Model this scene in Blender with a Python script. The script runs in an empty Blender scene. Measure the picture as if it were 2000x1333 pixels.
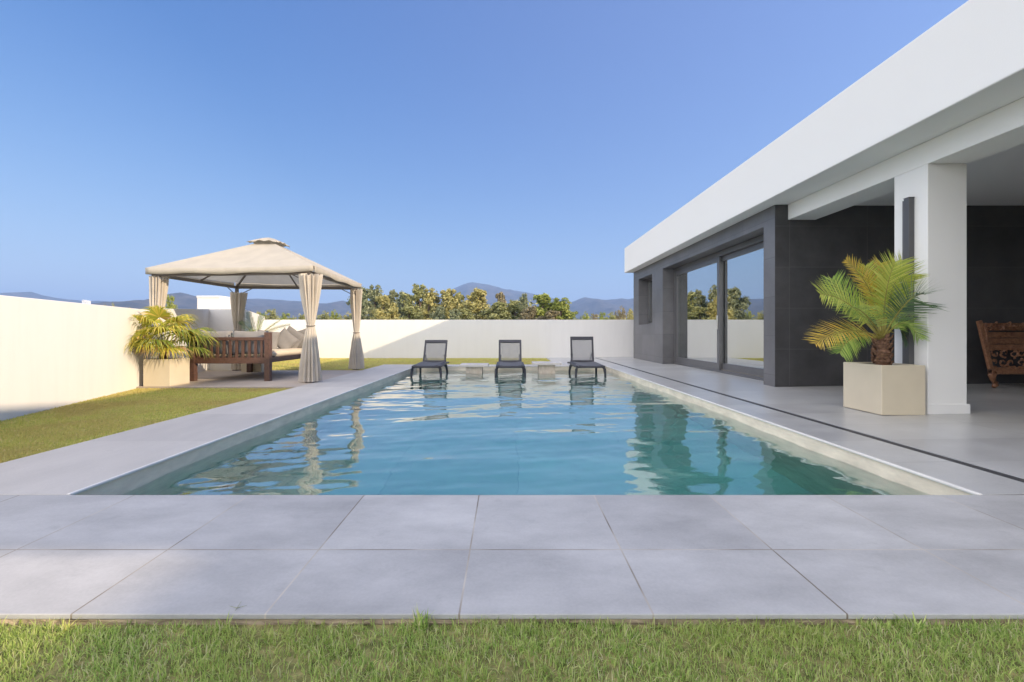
import bpy, bmesh, math, random
import numpy as np
from mathutils import Vector, Matrix, noise as mnoise

R = math.radians
scene = bpy.context.scene
C = scene.collection

# ------------------------------------------------------------------ camera
CAM_H = 0.88
F_PX = 900.0
cam_d = bpy.data.cameras.new("camera")
cam_d.sensor_width = 36.0
cam_d.lens = 36.0 * F_PX / 2000.0
cam_d.shift_x = 8.0 / 2000.0
cam_d.shift_y = -16.5 / 2000.0
cam_d.clip_start = 0.05
cam_d.clip_end = 30000
cam = bpy.data.objects.new("camera", cam_d)
C.objects.link(cam)
cam.location = (0, 0, CAM_H)
cam.rotation_euler = (R(90), 0, 0)
scene.camera = cam

# ------------------------------------------------------------------ light
SUN_DIR = Vector((1.0, -0.50, 0.395)).normalized()      # towards the sun
SKY_K = 0.15
SKY_HUE, SKY_SAT, SKY_VAL = 0.522, 1.42, 1.08
SKY_FILL = (10.2, 9.3, 8.0)
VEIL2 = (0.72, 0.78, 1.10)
SUN_EL = math.asin(SUN_DIR.z)
SUN_AZ = math.atan2(SUN_DIR.x, SUN_DIR.y)
world = bpy.data.worlds.new("World")
scene.world = world
world.use_nodes = True
wn, wl = world.node_tree.nodes, world.node_tree.links
wn.clear()
sky = wn.new("ShaderNodeTexSky")
sky.sky_type = 'NISHITA'
sky.sun_disc = False
sky.sun_elevation = SUN_EL
sky.sun_rotation = SUN_AZ
sky.air_density = 1.0
sky.dust_density = 0.2
sky.ozone_density = 3.0
bg = wn.new("ShaderNodeBackground")
bg.inputs["Strength"].default_value = 0.15
wo = wn.new("ShaderNodeOutputWorld")
# the sky's brightest band is rolled off softly: c / (1 + c / k)
vk = wn.new("ShaderNodeVectorMath"); vk.operation = 'MULTIPLY_ADD'
vk.inputs[1].default_value = (SKY_K, SKY_K, SKY_K)
vk.inputs[2].default_value = (1, 1, 1)
vd = wn.new("ShaderNodeVectorMath"); vd.operation = 'DIVIDE'
wl.new(sky.outputs[0], vk.inputs[0])
wl.new(sky.outputs[0], vd.inputs[0])
wl.new(vk.outputs[0], vd.inputs[1])
hs = wn.new("ShaderNodeHueSaturation")
hs.inputs["Hue"].default_value = SKY_HUE
hs.inputs["Saturation"].default_value = SKY_SAT
hs.inputs["Value"].default_value = SKY_VAL
wl.new(vd.outputs[0], hs.inputs["Color"])
# the sky behind-left of the camera gets an added glow that fills the shade
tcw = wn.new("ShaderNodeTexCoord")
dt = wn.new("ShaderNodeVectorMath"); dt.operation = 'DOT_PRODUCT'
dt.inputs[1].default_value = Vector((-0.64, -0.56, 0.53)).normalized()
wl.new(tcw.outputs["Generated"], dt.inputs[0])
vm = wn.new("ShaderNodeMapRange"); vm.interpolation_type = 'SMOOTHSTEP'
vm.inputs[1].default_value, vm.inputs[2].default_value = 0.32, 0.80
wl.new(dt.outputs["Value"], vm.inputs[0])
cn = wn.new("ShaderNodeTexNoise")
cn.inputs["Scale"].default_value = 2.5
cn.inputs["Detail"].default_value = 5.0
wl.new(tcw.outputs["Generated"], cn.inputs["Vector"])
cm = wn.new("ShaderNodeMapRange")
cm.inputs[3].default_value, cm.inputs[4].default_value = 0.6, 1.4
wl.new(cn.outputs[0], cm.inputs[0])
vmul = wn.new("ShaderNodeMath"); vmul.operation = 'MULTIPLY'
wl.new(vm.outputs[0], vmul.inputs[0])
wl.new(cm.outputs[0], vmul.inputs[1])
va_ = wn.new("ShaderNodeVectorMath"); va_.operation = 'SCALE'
va_.inputs[0].default_value = SKY_FILL
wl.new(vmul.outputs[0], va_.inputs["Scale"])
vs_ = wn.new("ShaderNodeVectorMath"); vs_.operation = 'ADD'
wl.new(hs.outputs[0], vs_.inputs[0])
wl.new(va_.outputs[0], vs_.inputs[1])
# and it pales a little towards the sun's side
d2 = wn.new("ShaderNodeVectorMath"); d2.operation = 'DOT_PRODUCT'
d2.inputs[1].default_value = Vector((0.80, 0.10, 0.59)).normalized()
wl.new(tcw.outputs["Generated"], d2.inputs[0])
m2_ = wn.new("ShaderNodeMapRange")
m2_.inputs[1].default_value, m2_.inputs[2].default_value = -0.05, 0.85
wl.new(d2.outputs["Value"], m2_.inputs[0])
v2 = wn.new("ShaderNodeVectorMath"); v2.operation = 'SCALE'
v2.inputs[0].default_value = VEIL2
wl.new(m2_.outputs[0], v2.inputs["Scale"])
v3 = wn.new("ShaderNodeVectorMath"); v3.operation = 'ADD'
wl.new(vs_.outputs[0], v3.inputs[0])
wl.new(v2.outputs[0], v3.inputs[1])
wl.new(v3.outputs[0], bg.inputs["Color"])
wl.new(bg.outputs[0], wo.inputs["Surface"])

sun_d = bpy.data.lights.new("sun", 'SUN')
sun_d.energy = 4.8
sun_d.angle = R(0.6)
sun_d.color = (1.0, 0.80, 0.56)
sun = bpy.data.objects.new("sun", sun_d)
C.objects.link(sun)
sun.rotation_euler = SUN_DIR.to_track_quat('Z', 'Y').to_euler()

scene.view_settings.view_transform = 'Standard'
scene.view_settings.look = 'None'
scene.view_settings.exposure = 0.74
scene.view_settings.gamma = 1.0
scene.cycles.use_denoising = True
scene.cycles.max_bounces = 14
scene.cycles.transparent_max_bounces = 24
scene.cycles.sample_clamp_indirect = 6.0

rng = random.Random(7)
nrng = np.random.default_rng(7)


def P(u, v, d):
    """a point of the place seen at photo pixel (u, v) and standing d metres away"""
    return Vector(((u - 992.0) / F_PX * d, d, CAM_H - (v - 650.0) / F_PX * d))


# ------------------------------------------------------------------ materials
def new_mat(name):
    m = bpy.data.materials.new(name)
    m.use_nodes = True
    nt = m.node_tree
    nt.nodes.clear()
    out = nt.nodes.new("ShaderNodeOutputMaterial")
    return m, nt, out


def N(nt, kind, **kw):
    n = nt.nodes.new(kind)
    for k, v in kw.items():
        if k in n.inputs.keys():
            n.inputs[k].default_value = v
        else:
            setattr(n, k, v)
    return n


def ramp(nt, fac, stops):
    r = nt.nodes.new("ShaderNodeValToRGB")
    e = r.color_ramp.elements
    while len(e) > 1:
        e.remove(e[-1])
    e[0].position, e[0].color = stops[0][0], (*stops[0][1], 1)
    for p, c in stops[1:]:
        x = e.new(p)
        x.color = (*c, 1)
    nt.links.new(fac, r.inputs[0])
    return r.outputs[0]


def coord(nt, scale=(1, 1, 1), geo=False):
    if geo:
        g = nt.nodes.new("ShaderNodeNewGeometry")
        src = g.outputs["Position"]
    else:
        g = nt.nodes.new("ShaderNodeTexCoord")
        src = g.outputs["Object"]
    mp = nt.nodes.new("ShaderNodeMapping")
    mp.inputs["Scale"].default_value = scale
    nt.links.new(src, mp.inputs[0])
    return mp.outputs[0]


def mixc(nt, fac, a, b, mode='MIX'):
    m = nt.nodes.new("ShaderNodeMix")
    m.data_type = 'RGBA'
    m.blend_type = mode
    for val, i in ((fac, 0), (a, 6), (b, 7)):
        if hasattr(val, "links"):
            nt.links.new(val, m.inputs[i])
        elif i == 0:
            m.inputs[0].default_value = val
        else:
            m.inputs[i].default_value = (*val, 1)
    return m.outputs[2]


def basic(name, col, rough=0.6, spec=0.4, metal=0.0, var=0.12, scale=3.0, stretch=(1, 1, 1), bump=0.0,
          bump_scale=60.0, col2=None, sheen=0.0):
    """a surface whose colour wanders a little, with a fine bump"""
    m, nt, out = new_mat(name)
    b = N(nt, "ShaderNodeBsdfPrincipled")
    v = coord(nt, stretch)
    n = N(nt, "ShaderNodeTexNoise", Scale=scale, Detail=6.0, Roughness=0.6)
    nt.links.new(v, n.inputs["Vector"])
    lo = tuple(c * (1 - var) for c in col)
    hi = tuple(min(1, c * (1 + var)) for c in (col2 or col))
    c = ramp(nt, n.outputs[0], [(0.3, lo), (0.7, hi)])
    nt.links.new(c, b.inputs["Base Color"])
    b.inputs["Roughness"].default_value = rough
    b.inputs["Specular IOR Level"].default_value = spec
    b.inputs["Metallic"].default_value = metal
    if sheen:
        b.inputs["Sheen Weight"].default_value = sheen
    if bump:
        n2 = N(nt, "ShaderNodeTexNoise", Scale=bump_scale, Detail=4.0)
        nt.links.new(v, n2.inputs["Vector"])
        bp = N(nt, "ShaderNodeBump", Strength=bump, Distance=0.01)
        nt.links.new(n2.outputs[0], bp.inputs["Height"])
        nt.links.new(bp.outputs[0], b.inputs["Normal"])
    nt.links.new(b.outputs[0], out.inputs[0])
    return m


def tiles(name, col, grout, w, h, ox=0.0, oy=0.0, rough=0.5, spec=0.4, mortar=0.004, var=0.1, vertical=False,
          cloud=1.3, streak=(1, 1, 1), offset=0.0, groutvar=None, bump=0.05):
    m, nt, out = new_mat(name)
    b = N(nt, "ShaderNodeBsdfPrincipled")
    tc = nt.nodes.new("ShaderNodeTexCoord")
    sx = nt.nodes.new("ShaderNodeSeparateXYZ")
    nt.links.new(tc.outputs["Object"], sx.inputs[0])
    cb = nt.nodes.new("ShaderNodeCombineXYZ")
    if vertical:
        ad = N(nt, "ShaderNodeMath", operation='ADD')
        nt.links.new(sx.outputs[0], ad.inputs[0])
        nt.links.new(sx.outputs[1], ad.inputs[1])
        a, bb = ad.outputs[0], sx.outputs[2]
    else:
        a, bb = sx.outputs[0], sx.outputs[1]
    s1 = N(nt, "ShaderNodeMath", operation='ADD')
    s1.inputs[1].default_value = -ox + 100 * w
    s2 = N(nt, "ShaderNodeMath", operation='ADD')
    s2.inputs[1].default_value = -oy + 100 * h
    nt.links.new(a, s1.inputs[0])
    nt.links.new(bb, s2.inputs[0])
    nt.links.new(s1.outputs[0], cb.inputs[0])
    nt.links.new(s2.outputs[0], cb.inputs[1])
    br = N(nt, "ShaderNodeTexBrick", offset=offset, squash=1.0)
    br.inputs["Scale"].default_value = 1.0
    br.inputs["Mortar Size"].default_value = mortar
    br.inputs["Mortar Smooth"].default_value = 0.2
    br.inputs["Brick Width"].default_value = w
    br.inputs["Row Height"].default_value = h
    br.inputs["Bias"].default_value = 0.0
    br.inputs["Color1"].default_value = (0.89, 0.89, 0.90, 1)
    br.inputs["Color2"].default_value = (1.05, 1.05, 1.05, 1)
    br.inputs["Mortar"].default_value = (1, 1, 1, 1)
    nt.links.new(cb.outputs[0], br.inputs["Vector"])
    mp = N(nt, "ShaderNodeMapping")
    mp.inputs["Scale"].default_value = streak
    nt.links.new(tc.outputs["Object"], mp.inputs[0])
    n = N(nt, "ShaderNodeTexNoise", Scale=cloud, Detail=8.0, Roughness=0.62)
    nt.links.new(mp.outputs[0], n.inputs["Vector"])
    c = ramp(nt, n.outputs[0], [(0.32, tuple(x * (1 - var) for x in col)), (0.68, tuple(x * (1 + var) for x in col))])
    nsp = N(nt, "ShaderNodeTexNoise", Scale=6.5, Detail=5.0, Roughness=0.7)
    nt.links.new(tc.outputs["Object"], nsp.inputs["Vector"])
    c = mixc(nt, ramp(nt, nsp.outputs[0], [(0.60, (0, 0, 0)), (0.72, (0.30, 0.30, 0.30))]), c, tuple(x * 0.62 for x in col))
    n3 = N(nt, "ShaderNodeTexNoise", Scale=90.0, Detail=3.0)
    nt.links.new(tc.outputs["Object"], n3.inputs["Vector"])
    c = mixc(nt, 0.10, c, ramp(nt, n3.outputs[0], [(0.3, tuple(x * 0.55 for x in col)), (0.7, tuple(min(1, x * 1.3) for x in col))]))
    c = mixc(nt, 1.0, c, br.outputs["Color"], 'MULTIPLY')
    ng = N(nt, "ShaderNodeTexNoise", Scale=2.2, Detail=3.0)
    nt.links.new(tc.outputs["Object"], ng.inputs["Vector"])
    gcol = ramp(nt, ng.outputs[0], [(0.4, grout), (0.6, groutvar or grout)])
    c = mixc(nt, br.outputs["Fac"], c, gcol)
    nt.links.new(c, b.inputs["Base Color"])
    rr = N(nt, "ShaderNodeMapRange")
    rr.inputs[3].default_value = rough - 0.08
    rr.inputs[4].default_value = rough + 0.10
    nt.links.new(n.outputs[0], rr.inputs[0])
    nt.links.new(rr.outputs[0], b.inputs["Roughness"])
    b.inputs["Specular IOR Level"].default_value = spec
    hm = N(nt, "ShaderNodeMath", operation='MULTIPLY_ADD')
    hm.inputs[1].default_value = -1.0
    nt.links.new(br.outputs["Fac"], hm.inputs[0])
    ns = N(nt, "ShaderNodeMath", operation='MULTIPLY')
    ns.inputs[1].default_value = 0.12
    nt.links.new(n3.outputs[0], ns.inputs[0])
    nt.links.new(ns.outputs[0], hm.inputs[2])
    bp = N(nt, "ShaderNodeBump", Strength=bump * 4, Distance=0.003)
    nt.links.new(hm.outputs[0], bp.inputs["Height"])
    nt.links.new(bp.outputs[0], b.inputs["Normal"])
    nt.links.new(b.outputs[0], out.inputs[0])
    return m


def leafy(name, stops, rough=0.5, trans=0.35, extra=None, spec=0.35):
    """leaf colour that differs from leaf to leaf, with light coming through"""
    m, nt, out = new_mat(name)
    g = nt.nodes.new("ShaderNodeNewGeometry")
    c = ramp(nt, g.outputs["Random Per Island"], stops)
    if extra:
        v = coord(nt, (1, 1, 1))
        n = N(nt, "ShaderNodeTexNoise", Scale=extra[0], Detail=4.0)
        nt.links.new(v, n.inputs["Vector"])
        r = ramp(nt, n.outputs[0], [(0.42, (0, 0, 0)), (0.62, (1, 1, 1))])
        c = mixc(nt, r, c, mixc(nt, extra[2], c, extra[1]))
    b = N(nt, "ShaderNodeBsdfPrincipled")
    b.inputs["Roughness"].default_value = rough
    b.inputs["Specular IOR Level"].default_value = spec
    nt.links.new(c, b.inputs["Base Color"])
    t = N(nt, "ShaderNodeBsdfTranslucent")
    nt.links.new(c, t.inputs[0])
    mx = N(nt, "ShaderNodeMixShader")
    mx.inputs[0].default_value = trans
    nt.links.new(b.outputs[0], mx.inputs[1])
    nt.links.new(t.outputs[0], mx.inputs[2])
    nt.links.new(mx.outputs[0], out.inputs[0])
    return m


def cloth(name, col, trans=0.3, sheer=0.0, weave=220.0, var=0.08, bump=0.15):
    m, nt, out = new_mat(name)
    v = coord(nt)
    n = N(nt, "ShaderNodeTexNoise", Scale=4.0, Detail=5.0)
    nt.links.new(v, n.inputs["Vector"])
    c = ramp(nt, n.outputs[0], [(0.3, tuple(x * (1 - var) for x in col)), (0.7, tuple(min(1, x * (1 + var)) for x in col))])
    d = N(nt, "ShaderNodeBsdfPrincipled", Roughness=0.85)
    d.inputs["Specular IOR Level"].default_value = 0.15
    d.inputs["Sheen Weight"].default_value = 0.2
    nt.links.new(c, d.inputs["Base Color"])
    w = N(nt, "ShaderNodeTexNoise", Scale=weave, Detail=2.0)
    nt.links.new(v, w.inputs["Vector"])
    bp = N(nt, "ShaderNodeBump", Strength=bump, Distance=0.003)
    nt.links.new(w.outputs[0], bp.inputs["Height"])
    nt.links.new(bp.outputs[0], d.inputs["Normal"])
    t = N(nt, "ShaderNodeBsdfTranslucent")
    nt.links.new(c, t.inputs[0])
    mx = N(nt, "ShaderNodeMixShader")
    mx.inputs[0].default_value = trans
    nt.links.new(d.outputs[0], mx.inputs[1])
    nt.links.new(t.outputs[0], mx.inputs[2])
    last = mx.outputs[0]
    if sheer:
        tr = N(nt, "ShaderNodeBsdfTransparent")
        m2 = N(nt, "ShaderNodeMixShader")
        m2.inputs[0].default_value = sheer
        nt.links.new(last, m2.inputs[1])
        nt.links.new(tr.outputs[0], m2.inputs[2])
        last = m2.outputs[0]
    nt.links.new(last, out.inputs[0])
    return m


def wood(name, dark, light, axis_scale=(14, 14, 1.2), rough=0.5, bump=0.25):
    m, nt, out = new_mat(name)
    b = N(nt, "ShaderNodeBsdfPrincipled", Roughness=rough)
    v = coord(nt, axis_scale)
    n = N(nt, "ShaderNodeTexNoise", Scale=3.0, Detail=8.0, Roughness=0.65, Distortion=0.6)
    nt.links.new(v, n.inputs["Vector"])
    c = ramp(nt, n.outputs[0], [(0.28, dark), (0.72, light)])
    nt.links.new(c, b.inputs["Base Color"])
    bp = N(nt, "ShaderNodeBump", Strength=bump, Distance=0.002)
    nt.links.new(n.outputs[0], bp.inputs["Height"])
    nt.links.new(bp.outputs[0], b.inputs["Normal"])
    nt.links.new(b.outputs[0], out.inputs[0])
    return m


def stucco(name, col, stain=0.10, streak=0.35):
    m, nt, out = new_mat(name)
    b = N(nt, "ShaderNodeBsdfPrincipled", Roughness=0.88)
    b.inputs["Specular IOR Level"].default_value = 0.2
    v = coord(nt)
    n = N(nt, "ShaderNodeTexNoise", Scale=0.9, Detail=7.0, Roughness=0.6)
    nt.links.new(v, n.inputs["Vector"])
    c = ramp(nt, n.outputs[0], [(0.3, tuple(x * (1 - stain * 0.5) for x in col)), (0.7, col)])
    v2 = coord(nt, (6, 6, 0.5))
    n2 = N(nt, "ShaderNodeTexNoise", Scale=1.2, Detail=5.0, Roughness=0.7)
    nt.links.new(v2, n2.inputs["Vector"])
    c2 = ramp(nt, n2.outputs[0], [(0.35, tuple(x * (1 - stain) for x in col)), (0.55, (1, 1, 1))])
    c = mixc(nt, streak, c, c2, 'MULTIPLY')
    nt.links.new(c, b.inputs["Base Color"])
    n3 = N(nt, "ShaderNodeTexNoise", Scale=120.0, Detail=4.0)
    nt.links.new(v, n3.inputs["Vector"])
    bp = N(nt, "ShaderNodeBump", Strength=0.22, Distance=0.004)
    nt.links.new(n3.outputs[0], bp.inputs["Height"])
    nt.links.new(bp.outputs[0], b.inputs["Normal"])
    nt.links.new(b.outputs[0], out.inputs[0])
    return m


M = {}
M['white_wall'] = stucco("white_render", (0.80, 0.785, 0.76), 0.05, 0.10)
M['house_white'] = stucco("house_white_render", (0.82, 0.82, 0.81), 0.03, 0.0)
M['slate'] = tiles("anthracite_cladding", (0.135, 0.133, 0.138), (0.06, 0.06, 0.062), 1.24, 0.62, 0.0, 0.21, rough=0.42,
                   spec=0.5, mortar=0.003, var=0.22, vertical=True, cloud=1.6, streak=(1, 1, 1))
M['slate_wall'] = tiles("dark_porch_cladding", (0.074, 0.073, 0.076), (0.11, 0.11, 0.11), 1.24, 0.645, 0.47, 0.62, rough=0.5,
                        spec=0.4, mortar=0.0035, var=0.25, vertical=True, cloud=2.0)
M['deck_front'] = tiles("front_paving", (0.445, 0.44, 0.43), (0.20, 0.17, 0.135), 0.622, 0.602, -0.156, 1.896, rough=0.55,
                        mortar=0.0036, var=0.20, cloud=1.7, streak=(1, 1.8, 1), groutvar=(0.50, 0.46, 0.40))
M['deck_side'] = tiles("side_paving", (0.55, 0.52, 0.475), (0.42, 0.39, 0.36), 1.02, 1.24, -3.42, 2.5, rough=0.6, mortar=0.002,
                       var=0.08, cloud=2.0, streak=(2.0, 0.7, 1), groutvar=(0.46, 0.43, 0.40))
M['deck_porch'] = tiles("porch_paving", (0.45, 0.45, 0.44), (0.25, 0.25, 0.25), 1.24, 0.62, 3.09, 2.5, rough=0.30, spec=0.5,
                        mortar=0.0040, var=0.13, cloud=1.8, streak=(1, 1.3, 1), groutvar=(0.38, 0.37, 0.36))
M['patio'] = tiles("patio_paving", (0.52, 0.45, 0.38), (0.38, 0.33, 0.28), 0.6, 0.6, 0, 7.5, rough=0.7, mortar=0.003, var=0.10)
M['slab_edge'] = basic("mortar_edge", (0.40, 0.32, 0.22), 0.9, 0.2, var=0.35, scale=9, stretch=(1, 1, 4), bump=0.6, bump_scale=30)
M['pool_tile'] = tiles("pool_tile", (0.60, 0.70, 0.62), (0.38, 0.44, 0.42), 1.24, 0.62, 0.1, 2.5, rough=0.5, mortar=0.004,
                       var=0.10, cloud=1.2)
M['pool_wall'] = basic("pool_wall_tile", (0.78, 0.70, 0.56), 0.55, 0.4, var=0.16, scale=4, stretch=(1, 1, 3), bump=0.1)
M['coping_highlight'] = basic("coping_edge_highlight", (0.74, 0.72, 0.68), 0.5, 0.4, var=0.06, scale=5)  # pale strip: the highlight of the pool edge put into its colour
M['travertine'] = basic("travertine", (0.60, 0.49, 0.37), 0.6, 0.35, var=0.16, scale=6, stretch=(5, 5, 1), bump=0.25, bump_scale=40,
                        col2=(0.60, 0.52, 0.44))
M['stone_top'] = basic("pale_stone", (0.58, 0.54, 0.50), 0.45, 0.4, var=0.10, scale=5, bump=0.1)
M['planter'] = basic("planter_render", (0.62, 0.55, 0.42), 0.8, 0.25, var=0.05, scale=2.5, bump=0.1, bump_scale=90)
M['soil'] = basic("potting_soil", (0.06, 0.045, 0.03), 0.95, 0.1, var=0.5, scale=30, bump=1.0, bump_scale=60)
M['anthracite'] = basic("anthracite_metal", (0.085, 0.085, 0.09), 0.42, 0.5, metal=0.0, var=0.06, scale=4)
M['frame_metal'] = basic("window_frame_metal", (0.13, 0.13, 0.135), 0.38, 0.5, metal=0.3, var=0.05, scale=4)
M['steel'] = basic("brushed_steel", (0.6, 0.6, 0.6), 0.3, 0.5, metal=1.0, var=0.05)
M['lounger'] = basic("lounger_resin", (0.045, 0.045, 0.055), 0.5, 0.45, var=0.08, scale=8, bump=0.05)
M['rug_sling'] = cloth("dark_sling", (0.05, 0.055, 0.075), 0.05, 0.0, 400, 0.08, 0.0)
M['back_sling'] = cloth("grey_mesh_sling", (0.26, 0.26, 0.27), 0.35, 0.40, 400, 0.05, 0.0)
M['canopy'] = cloth("canopy_cloth", (0.64, 0.59, 0.50), 0.36, 0.0, 260, 0.06)
M['drape'] = cloth("curtain_cloth", (0.70, 0.635, 0.54), 0.26, 0.12, 160, 0.10)
M['gazebo_metal'] = basic("gazebo_metal", (0.16, 0.14, 0.125), 0.5, 0.4, var=0.08)
M['redwood'] = wood("stained_red_wood", (0.052, 0.026, 0.019), (0.140, 0.073, 0.052), (9, 9, 9), 0.5)
M['teak'] = wood("carved_teak", (0.14, 0.058, 0.032), (0.42, 0.21, 0.115), (6, 6, 6), 0.38)
M['cream_cloth'] = cloth("cream_mattress", (0.66, 0.57, 0.44), 0.05, 0, 200)
M['grey_cloth'] = cloth("grey_cushion", (0.25, 0.24, 0.235), 0.05, 0, 260, 0.12)
M['dark_cloth'] = cloth("charcoal_cushion", (0.10, 0.098, 0.10), 0.05, 0, 260, 0.12)
M['sheer'] = cloth("sheer_curtain", (0.74, 0.84, 0.82), 0.45, 0.15, 200)
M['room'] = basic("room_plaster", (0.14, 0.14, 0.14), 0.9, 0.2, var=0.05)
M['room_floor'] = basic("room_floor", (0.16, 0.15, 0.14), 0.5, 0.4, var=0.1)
M['trunk'] = basic("palm_trunk", (0.20, 0.115, 0.075), 0.9, 0.15, var=0.5, scale=25, stretch=(1, 1, 2), bump=1.0, bump_scale=40)
M['bark'] = basic("tree_bark", (0.13, 0.10, 0.075), 0.95, 0.1, var=0.3, scale=8, stretch=(1, 1, 0.2), bump=0.5)
M['rib'] = basic("palm_rib", (0.30, 0.27, 0.07), 0.5, 0.3, var=0.2, scale=10)
M['frond_green'] = leafy("frond_green", [(0.0, (0.192, 0.338, 0.080)), (0.5, (0.338, 0.495, 0.112)), (1.0, (0.540, 0.652, 0.180))], 0.42, 0.35)
M['frond_lime'] = leafy("frond_lime", [(0.0, (0.364, 0.473, 0.082)), (0.6, (0.619, 0.655, 0.127)), (1.0, (0.750, 0.750, 0.200))], 0.45, 0.4)
M['frond_yellow'] = leafy("frond_yellow", [(0.0, (0.517, 0.416, 0.071)), (0.6, (0.747, 0.504, 0.079)), (1.0, (0.750, 0.546, 0.159))], 0.5, 0.4)
M['frond_dark'] = leafy("frond_dark", [(0.0, (0.069, 0.146, 0.069)), (0.6, (0.146, 0.234, 0.117)), (1.0, (0.254, 0.332, 0.156))], 0.42, 0.3)
M['fan_lime'] = leafy("fan_lime", [(0.0, (0.297, 0.342, 0.045)), (0.5, (0.564, 0.535, 0.075)), (0.85, (0.743, 0.594, 0.105)), (1.0, (0.669, 0.446, 0.238))], 0.5, 0.35)
M['fan_green'] = leafy("fan_green", [(0.0, (0.112, 0.192, 0.032)), (0.6, (0.272, 0.336, 0.056)), (1.0, (0.544, 0.480, 0.128))], 0.5, 0.35)
M['fan_dry'] = leafy("fan_dry", [(0.0, (0.468, 0.312, 0.169)), (0.6, (0.598, 0.390, 0.221)), (1.0, (0.546, 0.468, 0.104))], 0.7, 0.3)
M['grass'] = leafy("grass_blade", [(0.0, (0.20, 0.33, 0.07)), (0.40, (0.42, 0.58, 0.15)), (0.72, (0.64, 0.74, 0.25)), (0.86, (0.68, 0.66, 0.34)), (1.0, (0.74, 0.68, 0.46))], 0.5, 0.5, (1.6, (0.46, 0.52, 0.14), 0.5))
M['lawn_grass'] = leafy("lawn_blade", [(0.0, (0.46, 0.52, 0.11)), (0.55, (0.64, 0.64, 0.17)), (0.85, (0.74, 0.66, 0.24)), (1.0, (0.78, 0.66, 0.36))], 0.6, 0.3, (1.1, (0.58, 0.45, 0.18), 0.65))
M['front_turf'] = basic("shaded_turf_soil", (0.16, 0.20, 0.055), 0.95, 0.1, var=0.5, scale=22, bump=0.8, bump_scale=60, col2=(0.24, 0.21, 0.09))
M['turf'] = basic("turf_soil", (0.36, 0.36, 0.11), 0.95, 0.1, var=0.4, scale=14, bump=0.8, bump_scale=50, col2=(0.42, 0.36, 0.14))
M['earth'] = basic("dry_field", (0.17, 0.15, 0.08), 0.95, 0.1, var=0.3, scale=0.05)
M['olive'] = leafy("leaf_olive", [(0.0, (0.19, 0.21, 0.085)), (0.5, (0.32, 0.335, 0.13)), (1.0, (0.50, 0.49, 0.22))], 0.6, 0.25)
M['gold'] = leafy("leaf_gold", [(0.0, (0.28, 0.27, 0.095)), (0.5, (0.45, 0.42, 0.155)), (1.0, (0.62, 0.56, 0.25))], 0.6, 0.25)
M['lime'] = leafy("leaf_lime", [(0.0, (0.16, 0.21, 0.05)), (0.5, (0.31, 0.36, 0.08)), (1.0, (0.48, 0.50, 0.13))], 0.6, 0.25)
M['grey_leaf'] = leafy("leaf_grey", [(0.0, (0.16, 0.195, 0.115)), (0.5, (0.27, 0.30, 0.17)), (1.0, (0.43, 0.44, 0.25))], 0.6, 0.25)
M['rust'] = leafy("leaf_rust", [(0.0, (0.19, 0.165, 0.09)), (0.5, (0.30, 0.26, 0.15)), (1.0, (0.42, 0.36, 0.21))], 0.7, 0.2)
M['mountain'] = basic("mountain_scrub", (0.040, 0.045, 0.035), 0.95, 0.05, var=0.45, scale=0.02, col2=(0.085, 0.072, 0.055))

# glass of the sliding door: a coated pane that mirrors more than it lets through
m, nt, out = new_mat("coated_glass")
tr = N(nt, "ShaderNodeBsdfTransparent")
tr.inputs[0].default_value = (0.62, 0.72, 0.70, 1)
gl = N(nt, "ShaderNodeBsdfGlossy", Roughness=0.0)
gl.inputs[0].default_value = (0.97, 0.99, 0.98, 1)
lw = N(nt, "ShaderNodeFresnel", IOR=2.6)
mx = N(nt, "ShaderNodeMixShader")
mr = N(nt, "ShaderNodeMapRange")
mr.inputs[1].default_value, mr.inputs[2].default_value = 0.15, 0.6
mr.inputs[3].default_value, mr.inputs[4].default_value = 0.56, 0.95
nt.links.new(lw.outputs[0], mr.inputs[0])
nt.links.new(mr.outputs[0], mx.inputs[0])
nt.links.new(tr.outputs[0], mx.inputs[1])
nt.links.new(gl.outputs[0], mx.inputs[2])
nt.links.new(mx.outputs[0], out.inputs[0])
M['glass'] = m

# pool water: refracting surface, absorbing body
m, nt, out = new_mat("pool_water")
g = N(nt, "ShaderNodeBsdfGlass", Roughness=0.0, IOR=1.333)
g.inputs[0].default_value = (1, 1, 1, 1)
v = coord(nt, (1, 1.4, 1))
n = N(nt, "ShaderNodeTexNoise", Scale=7.0, Detail=3.0, Roughness=0.5)
nt.links.new(v, n.inputs["Vector"])
bp = N(nt, "ShaderNodeBump", Strength=0.05, Distance=0.03)
nt.links.new(n.outputs[0], bp.inputs["Height"])
nt.links.new(bp.outputs[0], g.inputs["Normal"])
va = N(nt, "ShaderNodeVolumeAbsorption", Density=0.55)
va.inputs[0].default_value = (0.16, 0.84, 0.84, 1)
gs = N(nt, "ShaderNodeBsdfGlossy", Roughness=0.0)
nt.links.new(bp.outputs[0], gs.inputs["Normal"])
fz = N(nt, "ShaderNodeFresnel", IOR=2.6)
nt.links.new(bp.outputs[0], fz.inputs["Normal"])
fg = N(nt, "ShaderNodeNewGeometry")
fm = N(nt, "ShaderNodeMath", operation='MULTIPLY_ADD')       # only from above
fm.inputs[1].default_value = -1.0
fm.inputs[2].default_value = 1.0
nt.links.new(fg.outputs["Backfacing"], fm.inputs[0])
fx = N(nt, "ShaderNodeMath", operation='MULTIPLY')
nt.links.new(fz.outputs[0], fx.inputs[0])
nt.links.new(fm.outputs[0], fx.inputs[1])
wm = N(nt, "ShaderNodeMixShader")
nt.links.new(fx.outputs[0], wm.inputs[0])
nt.links.new(g.outputs[0], wm.inputs[1])
nt.links.new(gs.outputs[0], wm.inputs[2])
nt.links.new(wm.outputs[0], out.inputs["Surface"])
nt.links.new(va.outputs[0], out.inputs["Volume"])
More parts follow.
